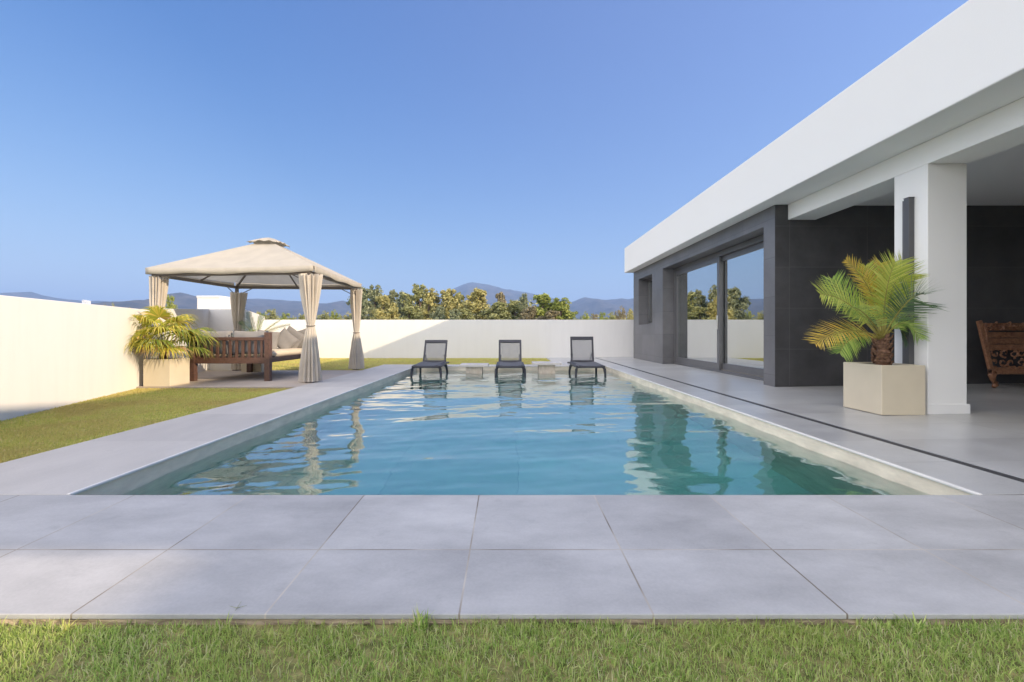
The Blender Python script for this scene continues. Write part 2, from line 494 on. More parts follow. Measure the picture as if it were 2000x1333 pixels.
M['water'] = m


# ------------------------------------------------------------------ mesh tools
class MB:
    def __init__(self):
        self.v, self.f = [], []

    def add(self, vs, fs):
        o = len(self.v)
        self.v += [tuple(x) for x in vs]
        self.f += [tuple(i + o for i in q) for q in fs]
        return self

    def box(self, x0, x1, y0, y1, z0, z1):
        return self.add([(x0, y0, z0), (x1, y0, z0), (x1, y1, z0), (x0, y1, z0), (x0, y0, z1), (x1, y0, z1), (x1, y1, z1), (x0, y1, z1)],
                        [(0, 3, 2, 1), (4, 5, 6, 7), (0, 1, 5, 4), (1, 2, 6, 5), (2, 3, 7, 6), (3, 0, 4, 7)])

    def prism(self, poly, z0, z1):
        """upright prism over a counter-clockwise outline; z1 may be one height or one per corner"""
        n = len(poly)
        tops = z1 if isinstance(z1, (list, tuple)) else [z1] * n
        bots = z0 if isinstance(z0, (list, tuple)) else [z0] * n
        vs = [(p[0], p[1], b) for p, b in zip(poly, bots)] + [(p[0], p[1], t) for p, t in zip(poly, tops)]
        fs = [tuple(reversed(range(n))), tuple(range(n, 2 * n))]
        fs += [(i, (i + 1) % n, n + (i + 1) % n, n + i) for i in range(n)]
        return self.add(vs, fs)

    def bar(self, a, b, w, h, up=(0, 0, 1)):
        """a square-cut bar from a to b"""
        a, b, up = Vector(a), Vector(b), Vector(up)
        d = (b - a).normalized()
        s = d.cross(up)
        if s.length < 1e-4:
            s = d.cross(Vector((1, 0, 0)))
        s.normalize()
        t = s.cross(d).normalized()
        s, t = s * w / 2, t * h / 2
        vs = [a - s - t, a + s - t, a + s + t, a - s + t, b - s - t, b + s - t, b + s + t, b - s + t]
        return self.add(vs, [(0, 1, 2, 3), (7, 6, 5, 4), (0, 4, 5, 1), (1, 5, 6, 2), (2, 6, 7, 3), (3, 7, 4, 0)])

    def tube(self, pts, rad, n=8, cap=True):
        pts = [Vector(p) for p in pts]
        rads = rad if isinstance(rad, (list, tuple)) else [rad] * len(pts)
        vs, fs = [], []
        ref = Vector((0, 0, 1))
        for i, p in enumerate(pts):
            d = (pts[min(i + 1, len(pts) - 1)] - pts[max(i - 1, 0)]).normalized()
            r = ref if abs(d.dot(ref)) < 0.95 else Vector((0, 1, 0))
            s = d.cross(r).normalized()
            t = s.cross(d)
            for k in range(n):
                a = 2 * math.pi * k / n
                vs.append(p + (s * math.cos(a) + t * math.sin(a)) * rads[i])
        for i in range(len(pts) - 1):
            for k in range(n):
                k2 = (k + 1) % n
                fs.append((i * n + k, i * n + k2, (i + 1) * n + k2, (i + 1) * n + k))
        if cap:
            fs.append(tuple(range(n - 1, -1, -1)))
            fs.append(tuple((len(pts) - 1) * n + k for k in range(n)))
        return self.add(vs, fs)

    def build(self, name, mat, parent=None, smooth=False, bevel=0.0, solid=0.0, world=True, fixn=True):
        me = bpy.data.meshes.new(name)
        off = parent_origin(parent) if (parent is not None and world) else Vector((0, 0, 0))
        me.from_pydata([(x - off.x, y - off.y, z - off.z) for x, y, z in self.v], [], self.f)
        me.materials.append(mat)
        if fixn:
            bm = bmesh.new()
            bm.from_mesh(me)
            bmesh.ops.recalc_face_normals(bm, faces=bm.faces)
            bm.to_mesh(me)
            bm.free()
        me.update()
        if smooth:
            me.polygons.foreach_set("use_smooth", [True] * len(me.polygons))
        o = bpy.data.objects.new(name, me)
        C.objects.link(o)
        if parent is not None:
            o.parent = parent
        if solid:
            s = o.modifiers.new("thickness", 'SOLIDIFY')
            s.thickness = solid
            s.offset = 0
        if bevel:
            b = o.modifiers.new("edge", 'BEVEL')
            b.width = bevel
            b.segments = 2
            b.limit_method = 'ANGLE'
        return o


def parent_origin(p):
    v = Vector((0, 0, 0))
    while p is not None:
        v += p.location
        p = p.parent
    return v


def thing(name, label, cat, loc=(0, 0, 0), group=None):
    o = bpy.data.objects.new(name, None)
    o.empty_display_size = 0.1
    C.objects.link(o)
    o.location = loc
    tag(o, label, cat, group)
    return o


def tag(o, label, cat, group=None, kind=None):
    o["label"] = label
    o["category"] = cat
    if group:
        o["group"] = group
    if kind:
        o["kind"] = kind
    return o


def struct(o, label=None):
    o["kind"] = "structure"
    if label:
        o["label"] = label
    return o


# ------------------------------------------------------------------ key measures (metres; camera stands at x=0, y=0)
PX0, PX1, PY0, PY1 = -2.40, 2.58, 2.50, 12.10      # pool opening
WATER_Z = -0.110
SHELF_Z, SHELF_Y = -0.36, 9.7
POOL_Z = -1.35
LAWN_L = -3.42                                      # left deck / lawn edge
FRONT_Y = 1.477
WALL_Y = 16.3
XF = 4.20                                           # house facade
XB = 4.40                                           # porch beam and pillar face
DARK_Y = 7.25                                       # cladding wall of the porch
DOOR_Y0, DOOR_Y1, DOOR_Z = 7.57, 12.5, 2.615
WIN_Y0, WIN_Y1, WIN_Z0, WIN_Z1 = 13.42, 14.8, 1.13, 2.59
HOUSE_Y0, HOUSE_Y1, HOUSE_X1 = -0.55, 15.4, 13.0
SOFFIT_Z, ROOF_Z = 2.89, 3.72


def porch_z(x):
    return 0.015 * max(0.0, x - PX1)


# ------------------------------------------------------------------ ground, paving, pool
def sheet_with_hole(X0, X1, Y0, Y1, hx0, hx1, hy0, hy1, z):
    b = MB()
    for (a, c, d, e) in ((X0, X1, Y0, hy0), (X0, X1, hy1, Y1), (X0, hx0, hy0, hy1), (hx1, X1, hy0, hy1)):
        b.add([(a, d, z), (c, d, z), (c, e, z), (a, e, z)], [(0, 1, 2, 3)])
    return b


struct(sheet_with_hole(-7000, 7000, -1500, 9000, PX0 - 0.2, PX1 + 0.2, PY0 - 0.2, PY1 + 0.2, -0.14).build("ground", M['earth']))

# front paving falls gently towards the lawn
zf = -0.022 * (PY0 - FRONT_Y)
front = MB().prism([(LAWN_L, FRONT_Y), (9.0, FRONT_Y), (9.0, PY0), (LAWN_L, PY0)], -0.040, [zf, zf, 0.0, 0.0])
struct(front.build("front_pavement", M['deck_front'], bevel=0.003))
b = MB()                                              # rough mortar bed under the paving edge
nbx = 420
vs, fs = [], []
for i in range(nbx + 1):
    x_ = LAWN_L + (9.0 - LAWN_L) * i / nbx
    for k, z_ in enumerate((-0.0405, -0.052, -0.075, -0.13)):
        y_ = FRONT_Y + 0.006 + 0.012 * mnoise.noise(Vector((x_ * 3.0, z_ * 40, 1.5))) + 0.006 * mnoise.noise(Vector((x_ * 17.0, z_ * 90, 4.5)))
        vs.append((x_, y_, z_))
for i in range(nbx):
    for k in range(3):
        fs.append((i * 4 + k, i * 4 + k + 1, i * 4 + k + 5, i * 4 + k + 4))
b.add(vs, fs)
b.box(LAWN_L, 9.0, FRONT_Y + 0.03, FRONT_Y + 0.3, -0.13, -0.0405)
struct(b.build("pavement_bed", M['slab_edge'], fixn=False))
# left strip, far strip
struct(MB().box(LAWN_L, PX0, PY0 + 0.002, 12.72, -0.10, 0.0).build("left_pavement", M['deck_side'], bevel=0.004))
struct(MB().box(PX0 + 0.002, PX1, PY1, 12.72, -0.10, 0.0).build("far_pavement", M['deck_side'], bevel=0.004))
# right side and porch floor, rising a touch towards the house, with the slot of the drain left open
DR0, DR1 = 3.005, 3.085
b = MB()
b.prism([(PX1, PY0 + 0.002), (DR0, PY0 + 0.002), (DR0, WALL_Y), (PX1, WALL_Y)], -0.10, [0, porch_z(DR0), porch_z(DR0), 0])
struct(b.build("pool_side_pavement", M['deck_porch'], bevel=0.003))
b = MB()
b.prism([(DR1, PY0 + 0.002), (HOUSE_X1, PY0 + 0.002), (HOUSE_X1, WALL_Y), (DR1, WALL_Y)], -0.10,
        [porch_z(DR1), porch_z(HOUSE_X1), porch_z(HOUSE_X1), porch_z(DR1)])
struct(b.build("porch_floor", M['deck_porch'], bevel=0.003))
b = MB().box(1.35, PX1 - 0.002, 12.722, WALL_Y, -0.10, -0.004)
struct(b.build("back_path", M['deck_porch']))
# patio under the gazebo
patio = MB().prism([(-6.05, 7.5), (LAWN_L - 0.002, 7.5), (LAWN_L - 0.002, 10.8), (-7.05, 10.8)], -0.10, -0.004)
struct(patio.build("patio", M['patio'], bevel=0.003))

# drain
dr = thing("channel_drain", "long dark slotted drain running along the pool side paving", "drain", (3.045, PY0, 0))
b = MB().box(DR0 + 0.001, DR1 - 0.001, PY0 + 0.01, 13.9, -0.09, -0.03)
b.build("trough", M['anthracite'], dr)
b = MB()
y = PY0 + 0.02
while y < 13.88:
    b.box(DR0 + 0.004, DR1 - 0.004, y, y + 0.007, -0.012, 0.003)
    y += 0.018
b.box(DR0 + 0.002, DR0 + 0.010, PY0 + 0.01, 13.9, -0.014, 0.005)
b.box(DR1 - 0.010, DR1 - 0.002, PY0 + 0.01, 13.9, -0.014, 0.005)
b.build("grate", M['anthracite'], dr)

# pool
b = MB()
b.box(PX0 - 0.2, PX0, PY0, PY1, POOL_Z, -0.101)
b.box(PX1, PX1 + 0.2, PY0, PY1, POOL_Z, -0.101)
b.box(PX0 - 0.2, PX1 + 0.2, PY1, PY1 + 0.2, POOL_Z, -0.101)
b.box(PX0 - 0.2, PX1 + 0.2, PY0 - 0.2, PY0, POOL_Z, -0.101)
b.box(PX0, PX0 + 0.008, PY0 + 0.004, PY1 - 0.03, -0.30, -0.0145)
b.box(PX1 - 0.008, PX1, PY0 + 0.004, PY1 - 0.03, -0.30, -0.0145)
b.box(PX0 + 0.01, PX1 - 0.01, PY1 - 0.008, PY1, -0.30, -0.0145)
struct(b.build("pool_wall", M['pool_wall']))
struct(MB().box(PX0 - 0.2, PX1 + 0.2, PY0 - 0.2, PY1 + 0.2, POOL_Z - 0.1, POOL_Z - 0.002).build("pool_floor", M['pool_tile']))
struct(MB().box(PX0 + 0.002, PX1 - 0.002, SHELF_Y, PY1 - 0.002, POOL_Z, SHELF_Z).build("pool_shelf", M['pool_tile']))
b = MB()
b.box(PX0 - 0.002, PX0 + 0.022, PY0 + 0.004, PY1 - 0.03, -0.014, 0.004)
b.box(PX1 - 0.022, PX1 + 0.002, PY0 + 0.004, PY1 - 0.03, -0.014, 0.004)
b.box(PX0 - 0.002, PX1 + 0.002, PY1 - 0.028, PY1 + 0.002, -0.014, 0.004)
struct(b.build("pool_coping_highlight", M['coping_highlight'], bevel=0.006))

# water: a rippled top over a closed body, its sides sunk into the pool walls
waves = []
wr = random.Random(5)
for i in range(30):
    lam = 0.125 * (1.18 ** (i * 0.58)) * wr.uniform(0.9, 1.15)
    ang = wr.gauss(math.pi / 2 + 0.25, 0.75)
    k = 2 * math.pi / lam
    waves.append((k * math.cos(ang), k * math.sin(ang), wr.uniform(0, 6.28), 0.0078 / k * wr.uniform(0.6, 1.3)))
x0, x1, y0, y1 = PX0 - 0.02, PX1 + 0.02, PY0 - 0.02, PY1 + 0.02
nx, ny = 200, 400
gx, gy = np.meshgrid(np.linspace(x0, x1, nx), np.linspace(y0, y1, ny))
gz = np.zeros_like(gx)
for kx, ky, ph, a in waves:
    gz += a * np.sin(kx * gx + ky * gy + ph)
top = np.stack([gx.ravel(), gy.ravel(), gz.ravel() + WATER_Z], 1).tolist()
b = MB()
b.v = [tuple(p) for p in top]
b.f = [(j * nx + i, j * nx + i + 1, (j + 1) * nx + i + 1, (j + 1) * nx + i) for j in range(ny - 1) for i in range(nx - 1)]
rim = [i for i in range(nx)] + [j * nx + nx - 1 for j in range(1, ny)] + [(ny - 1) * nx + i for i in range(nx - 2, -1, -1)] + \
      [j * nx for j in range(ny - 2, 0, -1)]
o = len(b.v)
b.v += [(b.v[i][0], b.v[i][1], POOL_Z - 0.04) for i in rim]
nr = len(rim)
b.f += [(rim[(k + 1) % nr], rim[k], o + k, o + (k + 1) % nr) for k in range(nr)]
b.f.append(tuple(o + k for k in range(nr - 1, -1, -1)))
water = b.build("water", M['water'], smooth=True)
struct(water)
water.data.polygons.foreach_set("use_smooth", [i < (nx - 1) * (ny - 1) for i in range(len(water.data.polygons))])

# lawns
def lawn(name, poly, z, mat='turf'):
    return struct(MB().prism(poly, -0.13, z).build(name, M[mat]))


LEFT_LINE = lambda d: -6.0 - 0.301 * (d - 7.33)         # inner face of the oblique left wall
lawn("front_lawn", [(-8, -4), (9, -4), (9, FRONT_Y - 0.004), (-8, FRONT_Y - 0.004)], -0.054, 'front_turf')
lawn("left_lawn", [(LEFT_LINE(FRONT_Y) - 0.1, FRONT_Y), (LAWN_L - 0.004, FRONT_Y), (LAWN_L - 0.004, 7.498), (-6.05, 7.498)], -0.035)
lawn("back_lawn", [(-9.0, 10.81), (LAWN_L - 0.004, 10.81), (LAWN_L - 0.004, 12.73), (1.348, 12.73), (1.348, WALL_Y), (-9.0, WALL_Y)], -0.03)


def blades(name, count, sampler, zbase, h0, h1, width, lean, mat, seed):
    g = np.random.default_rng(seed)
    xy = sampler(g, count)
    n = len(xy)
    ang = g.uniform(0, 2 * np.pi, n)
    hh = g.uniform(h0, h1, n) * (0.75 + 0.5 * g.random(n))
    ln = np.abs(g.normal(0, lean, n)) * hh
    la = g.uniform(0, 2 * np.pi, n)
    wx, wy = np.cos(ang) * width, np.sin(ang) * width
    lx, ly = np.cos(la) * ln, np.sin(la) * ln
    x, y = xy[:, 0], xy[:, 1]
    zb = np.full(n, zbase)
    z = np.zeros(n)
    p0 = np.stack([x - wx, y - wy, zb], 1)
    p1 = np.stack([x + wx, y + wy, zb], 1)
    p2 = np.stack([x + wx * .8 + lx * .35, y + wy * .8 + ly * .35, zb + hh * .55], 1)
    p3 = np.stack([x - wx * .8 + lx * .35, y - wy * .8 + ly * .35, zb + hh * .55], 1)
    p4 = np.stack([x + lx, y + ly, zb + hh * np.clip(1 - 0.25 * ln / hh, .5, 1)], 1)
    V = np.stack([p0, p1, p2, p3, p4], 1).reshape(-1, 3)
    me = bpy.data.meshes.new(name)
    me.vertices.add(5 * n)
    me.vertices.foreach_set("co", V.ravel())
    base = np.arange(n)[:, None] * 5
    quads = base + np.array([[0, 1, 2, 3]])
    tris = base + np.array([[3, 2, 4]])
    loops = np.concatenate([quads, tris], 1).ravel()
    me.loops.add(7 * n)
    me.loops.foreach_set("vertex_index", loops.astype(np.int32))
    me.polygons.add(2 * n)
    st = (np.arange(n)[:, None] * 7 + np.array([[0, 4]])).ravel()
    tot = np.tile([4, 3], n)
    me.polygons.foreach_set("loop_start", st.astype(np.int32))
    me.polygons.foreach_set("loop_total", tot.astype(np.int32))
    me.update(calc_edges=True)
    me.validate()
    me.materials.append(mat)
    o = bpy.data.objects.new(name, me)
    C.objects.link(o)
    o["kind"] = "stuff"
    return o


def patchy(x, y, s, seed):
    """a slow wander between 0 and 1"""
    return 0.5 + 0.25 * (np.sin(x * s + seed) * np.cos(y * s * 1.3 + seed * 2) + np.sin(x * s * 2.3 + y * s * 1.9 + seed * 3))


def front_sampler(g, n):
    x = g.uniform(-3.4, 3.4, n)
    y = FRONT_Y - 0.001 - g.random(n) ** 1.25 * 1.35
    edge = FRONT_Y - y
    keep = (edge > 0.022 * patchy(x, y * 0, 5.0, 1.3) + 0.020 * patchy(x, y * 0, 14.0, 0.4) - np.where(x > -0.35, 0.010, -0.010)) | (g.random(n) < 0.10)
    keep &= (g.random(n) < 0.25 + 0.85 * patchy(x, y, 9, 0.7))
    keep &= (g.random(n) < 0.20 + 1.1 * patchy(x, y, 46, 1.9))
    return np.stack([x[keep], y[keep]], 1)


def left_sampler(g, n):
    y = g.uniform(2.0, 7.50, n)
    t = g.random(n)
    x = (LEFT_LINE(y) + 0.02) * (1 - t) + (LAWN_L - 0.01) * t
    return np.stack([x, y], 1)


def back_sampler(g, n):
    x = g.uniform(-8.4, 1.34, n)
    y = g.uniform(10.83, WALL_Y - 0.02, n)
    keep = ((y > 12.75) | (x < LAWN_L - 0.02)) & ((y > 11.4) | (x > -6.2))
    return np.stack([x[keep], y[keep]], 1)


tag(blades("grass", 400000, front_sampler, -0.060, 0.014, 0.040, 0.0015, 0.65, M['grass'], 1),
    "thick green grass filling the bottom of the view before the paving", "grass")
tag(blades("lawn_grass", 120000, left_sampler, -0.04, 0.014, 0.032, 0.0032, 0.7, M['lawn_grass'], 2),
    "short yellowish lawn grass between the left paving and the white wall", "grass")
tag(blades("lawn_grass", 60000, back_sampler, -0.035, 0.018, 0.04, 0.0045, 0.7, M['lawn_grass'], 3),
    "strip of green lawn grass at the foot of the back wall", "grass")


def tuft(name, x, y, z, n, h, spread, mat, seed, label, w=0.004):
    g = random.Random(seed)
    b = MB()
    for i in range(n):
        a = g.uniform(0, 6.283)
        l = h * g.uniform(0.5, 1.0)
        s = spread * g.uniform(0.3, 1.0)
        bx, by = x + g.gauss(0, 0.008), y + g.gauss(0, 0.006)
        dx, dy = math.cos(a), math.sin(a)
        px, py = -dy * w * 0.5, dx * w * 0.5
        m1 = (bx + dx * s * .4, by + dy * s * .4, z + l * .6)
        m2 = (bx + dx * s, by + dy * s, z + l * (0.95 - 0.25 * g.random()))
        b.add([(bx - px, by - py, z), (bx + px, by + py, z), (m1[0] + px, m1[1] + py, m1[2]), (m1[0] - px, m1[1] - py, m1[2]), m2],
              [(0, 1, 2, 3), (3, 2, 4)])
    return tag(b.build(name, mat, fixn=False), label, "weed")


tuft("grass_tuft", (822 - 992) / 900 * 1.45, 1.45, -0.075, 46, 0.105, 0.045, M['grass'], 4, "bright tall grass tuft sticking up over the middle of the front paving edge")
tuft("grass_tuft", (432 - 992) / 900 * 1.44, 1.44, -0.075, 26, 0.075, 0.04, M['grass'], 5, "small tuft of grass leaning on the paving edge in the left half")
tuft("grass_tuft", (130 - 992) / 900 * 1.44, 1.44, -0.075, 30, 0.06, 0.05, M['lawn_grass'], 6, "yellow sunlit grass tuft at the left end of the paving edge")
tuft("grass_tuft", (1790 - 992) / 900 * 1.44, 1.44, -0.075, 24, 0.09, 0.06, M['grass'], 8, "long dark grass blades crossing the right end of the paving edge", 0.005)
# sprig lying on the paving
b = MB()
sp = Vector(((463 - 992) / 900 * 1.50, 1.50, zf + 0.006))
for a, l in ((100, 0.034), (165, 0.030), (22, 0.028), (285, 0.02)):
    b.tube([sp, sp + Vector((math.cos(R(a)) * l, math.sin(R(a)) * l, 0.002))], [0.0011, 0.0005], 5)
tag(b.build("grass_sprig", M['grey_leaf']), "tiny dry star-shaped sprig lying on the front paving", "sprig")

# ------------------------------------------------------------------ boundary walls
w = thing("garden_wall", "long white rendered wall running obliquely along the left lawn in full sun", "wall", (-6.0, 7.33, 0))
pA, pB = (LEFT_LINE(-1.0), -1.0), (LEFT_LINE(8.7), 8.7)
t = 0.2
b = MB().prism([pA, pB, (pB[0] - t, pB[1]), (pA[0] - t, pA[1])], -0.14, [1.26, 1.27, 1.27, 1.26])
b.build("wall", M['white_wall'], w, bevel=0.008)

w = thing("garden_wall", "taller white wall section behind the gazebo, in its shade", "wall", (-6.4, 10.9, 0))
b = MB().prism([(LEFT_LINE(8.702) - 0.2, 8.702), (LEFT_LINE(8.702), 8.702), (LEFT_LINE(10.9), 10.9), (-6.22, 10.9), (-8.6, WALL_Y - 0.003), (-8.9, WALL_Y - 0.003),
                (-6.65, 11.1), (LEFT_LINE(10.9) - 0.2, 11.1)], -0.14, [1.33, 1.33, 1.435, 1.435, 1.45, 1.45, 1.435, 1.435])
b.build("wall", M['white_wall'], w, bevel=0.008)

w = thing("garden_wall", "white rendered wall closing the garden behind the sun loungers", "wall", (0, WALL_Y, 0))
b = MB().box(-8.9, HOUSE_X1 + 6, WALL_Y, WALL_Y + 0.2, -0.14, 1.333)
b.build("wall", M['white_wall'], w, bevel=0.008)

w = thing("chimney_block", "square white masonry block rising over the wall seen through the gazebo", "chimney", (-8.2, 13.0, 0))
pa, pb = P(385, 578, 13.0), P(429, 603, 13.0)
MB().box(pa.x, pb.x, 13.0, 13.6, -0.14, pa.z - 0.06).build("shaft", M['white_wall'], w, bevel=0.006)
MB().box(pa.x - 0.012, pb.x + 0.012, 12.988, 13.612, pa.z - 0.06, pa.z).build("cap", M['white_wall'], w, bevel=0.006)

# ------------------------------------------------------------------ house
house = thing("house", "low white flat-roofed house with dark stone cladding and open porch beside the pool", "house", (XF, 7.0, 0))
# cladding wall facing the pool: pieces round the openings
T = 0.34
b = MB()
b.box(XF, XF + T, DARK_Y, DOOR_Y0, -0.10, SOFFIT_Z)
b.box(XF, XF + T, DOOR_Y0, DOOR_Y1, DOOR_Z, SOFFIT_Z)
b.box(XF, XF + T, DOOR_Y1, WIN_Y0, -0.10, SOFFIT_Z)
b.box(XF, XF + T, WIN_Y0, WIN_Y1, -0.10, WIN_Z0)
b.box(XF, XF + T, WIN_Y0, WIN_Y1, WIN_Z1, SOFFIT_Z)
b.box(XF, XF + T, WIN_Y1, HOUSE_Y1, -0.10, SOFFIT_Z)
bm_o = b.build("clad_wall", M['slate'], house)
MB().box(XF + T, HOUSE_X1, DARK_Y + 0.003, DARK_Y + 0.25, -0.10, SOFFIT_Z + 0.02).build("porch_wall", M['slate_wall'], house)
MB().box(XF + 0.002, XF + T - 0.002, DARK_Y - 0.006, DARK_Y - 0.0005, -0.10, SOFFIT_Z - 0.002).build("clad_wall_end", M['slate_wall'], house)
MB().box(XF + T, HOUSE_X1, HOUSE_Y1 - 0.25, HOUSE_Y1 - 0.002, -0.10, SOFFIT_Z).build("end_wall", M['slate'], house)
MB().box(HOUSE_X1 - 0.25, HOUSE_X1, HOUSE_Y0, HOUSE_Y1 - 0.26, -0.10, SOFFIT_Z).build("rear_wall", M['house_white'], house)
MB().box(XB + 0.45, HOUSE_X1 - 0.26, HOUSE_Y0 + 0.01, HOUSE_Y0 + 0.25, -0.10, SOFFIT_Z).build("porch_side_wall", M['house_white'], house)
# roof: deep white fascia
roof = MB().box(3.93, HOUSE_X1 + 0.27, HOUSE_Y0 - 0.25, HOUSE_Y1 + 0.14, SOFFIT_Z + 0.002, ROOF_Z)
b = MB().box(6.0, 8.20, -2.72, HOUSE_Y0 - 0.26, 3.62, ROOF_Z - 0.003)  # unseen slab and block, added to shape the sun patch on the paving
b.box(8.202, HOUSE_X1, -14, HOUSE_Y0 - 0.26, -0.10, ROOF_Z - 0.003)
b.build("sun_blocker", M['house_white'], house)
roof.build("roof", M['house_white'], house, bevel=0.012)
# porch beam and pillars
b = MB().box(XB, XB + 0.43, HOUSE_Y0, DARK_Y - 0.008, 2.65, SOFFIT_Z)
b.build("beam", M['house_white'], house, bevel=0.006)
for (ya, yb) in ((4.83, 5.25), (HOUSE_Y0 + 0.02, HOUSE_Y0 + 0.44)):
    zb = porch_z(XB) - 0.02
    pl = MB().box(XB + 0.001, XB + 0.412, ya, yb, zb, 2.6505).build("pillar", M['house_white'], house, bevel=0.006)
    sk = MB()
    sk.box(XB - 0.012, XB + 0.437, ya - 0.013, yb + 0.013, zb, zb + 0.125)
    sk.build("skirting", M['house_white'], pl, bevel=0.004)
MB().box(XB + 0.43, HOUSE_X1 - 0.26, HOUSE_Y0 + 0.26, DARK_Y, SOFFIT_Z - 0.012, SOFFIT_Z).build("porch_ceiling", M['house_white'], house)
# rooms behind the glass
b = MB()
b.box(9.2, 9.3, DARK_Y + 0.25, HOUSE_Y1 - 0.26, 0.03, SOFFIT_Z - 0.01)
b.box(XF + T, 9.2, 13.0, 13.1, 0.03, SOFFIT_Z - 0.01)
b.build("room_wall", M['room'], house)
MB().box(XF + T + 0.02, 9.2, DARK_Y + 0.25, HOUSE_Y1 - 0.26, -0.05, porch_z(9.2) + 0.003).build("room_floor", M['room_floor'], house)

# sliding door
XG = 4.53
door = thing("sliding_door", "", "", (0, 0, 0))
for k in ("label", "category"):
    del door[k]
door.parent = house
door.location = (XG - XF, DOOR_Y0 - 7.0, 0)
fr = MB()
z0 = porch_z(XG) + 0.0
fr.box(XG - 0.03, XG + 0.11, DOOR_Y0, DOOR_Y1, DOOR_Z - 0.11, DOOR_Z - 0.002)
fr.box(XG - 0.03, XG + 0.11, DOOR_Y0, DOOR_Y1, z0 - 0.01, z0 + 0.045)
fr.box(XG - 0.03, XG + 0.11, DOOR_Y1 - 0.09, DOOR_Y1 - 0.002, z0 + 0.045, DOOR_Z - 0.11)
fr.box(XG - 0.03, XG + 0.11, DOOR_Y0 + 0.002, DOOR_Y0 + 0.09, z0 + 0.045, DOOR_Z - 0.11)
fr.build("frame", M['frame_metal'], door, bevel=0.004)
YM = 9.86


def sash(ya, yb, xo, nm="sash"):
    s = MB()
    zb, zt, w_ = z0 + 0.046, DOOR_Z - 0.111, 0.105
    s.box(xo, xo + 0.06, ya, yb, zt - 0.10, zt)
    s.box(xo, xo + 0.06, ya, yb, zb, zb + 0.15)
    s.box(xo, xo + 0.06, ya, ya + w_, zb + 0.15, zt - 0.10)
    s.box(xo, xo + 0.06, yb - w_, yb, zb + 0.15, zt - 0.10)
    so = s.build(nm, M['frame_metal'], door, bevel=0.004)
    MB().box(xo + 0.025, xo + 0.035, ya + w_ - 0.005, yb - w_ + 0.005, zb + 0.145, zt - 0.095).build("pane", M['glass'], so)
    return so


s1 = sash(YM - 0.02, DOOR_Y1 - 0.092, XG - 0.02)
s2 = sash(DOOR_Y0 + 0.092, YM + 0.11, XG + 0.045)
h = MB().box(XG - 0.05, XG - 0.02, YM + 0.02, YM + 0.045, 0.95, 1.25)
h.build("handle", M['steel'], s1, bevel=0.005)
# small window
win = bpy.data.objects.new("window", None)
C.objects.link(win)
win.parent = house
win.location = (XG - XF, WIN_Y0 - 7.0, 0)
b = MB()
for (ya, yb, za, zb) in ((WIN_Y0, WIN_Y1, WIN_Z1 - 0.07, WIN_Z1 - 0.002), (WIN_Y0, WIN_Y1, WIN_Z0 + 0.002, WIN_Z0 + 0.07),
                         (WIN_Y0 + 0.002, WIN_Y0 + 0.07, WIN_Z0 + 0.07, WIN_Z1 - 0.07), (WIN_Y1 - 0.07, WIN_Y1 - 0.002, WIN_Z0 + 0.07, WIN_Z1 - 0.07),
                         (14.08, 14.16, WIN_Z0 + 0.07, WIN_Z1 - 0.07)):
    b.box(XG - 0.03, XG + 0.05, ya, yb, za, zb)
wf = b.build("frame", M['frame_metal'], win, bevel=0.004)
MB().box(XG + 0.0, XG + 0.012, WIN_Y0 + 0.07, WIN_Y1 - 0.07, WIN_Z0 + 0.07, WIN_Z1 - 0.07).build("pane", M['glass'], win)
MB().box(XG - 0.075, XG - 0.03, 14.105, 14.13, 1.75, 1.88).build("handle", M['steel'], win, bevel=0.004)

# sheer curtain inside the far end of the door
b = MB()
rows, cols = 2, 60
vs, fs = [], []
for j in range(rows):
    z = 0.08 + j * 2.38
    for i in range(cols):
        yy = 11.82 + 0.55 * i / (cols - 1)
        vs.append((XG + 0.11 + 0.022 * math.sin(i * 0.95) + 0.01 * math.sin(i * 2.3), yy, z))
fs = [(i, i + 1, cols + i + 1, cols + i) for i in range(cols - 1)]
b.add(vs, fs)
tag(b.build("curtain", M['sheer'], smooth=True), "pale green sheer curtain hanging inside the sliding door", "curtain")

# dark metal post standing against the pillar
post = thing("guide_post", "slim dark metal post standing against the white porch pillar", "post", (4.36, 5.02, porch_z(4.36)))
MB().box(4.338, 4.397, 4.985, 5.05, porch_z(4.36) - 0.01, 2.34).build("profile", M['anthracite'], post, bevel=0.003)
MB().box(4.3385, 4.3975, 5.0505, 5.07, porch_z(4.36) - 0.01, 2.325).build("rail", M['frame_metal'], post, bevel=0.002)
MB().box(4.333, 4.399, 4.980, 5.055, 2.34, 2.348).build("cap", M['anthracite'], post, bevel=0.002)


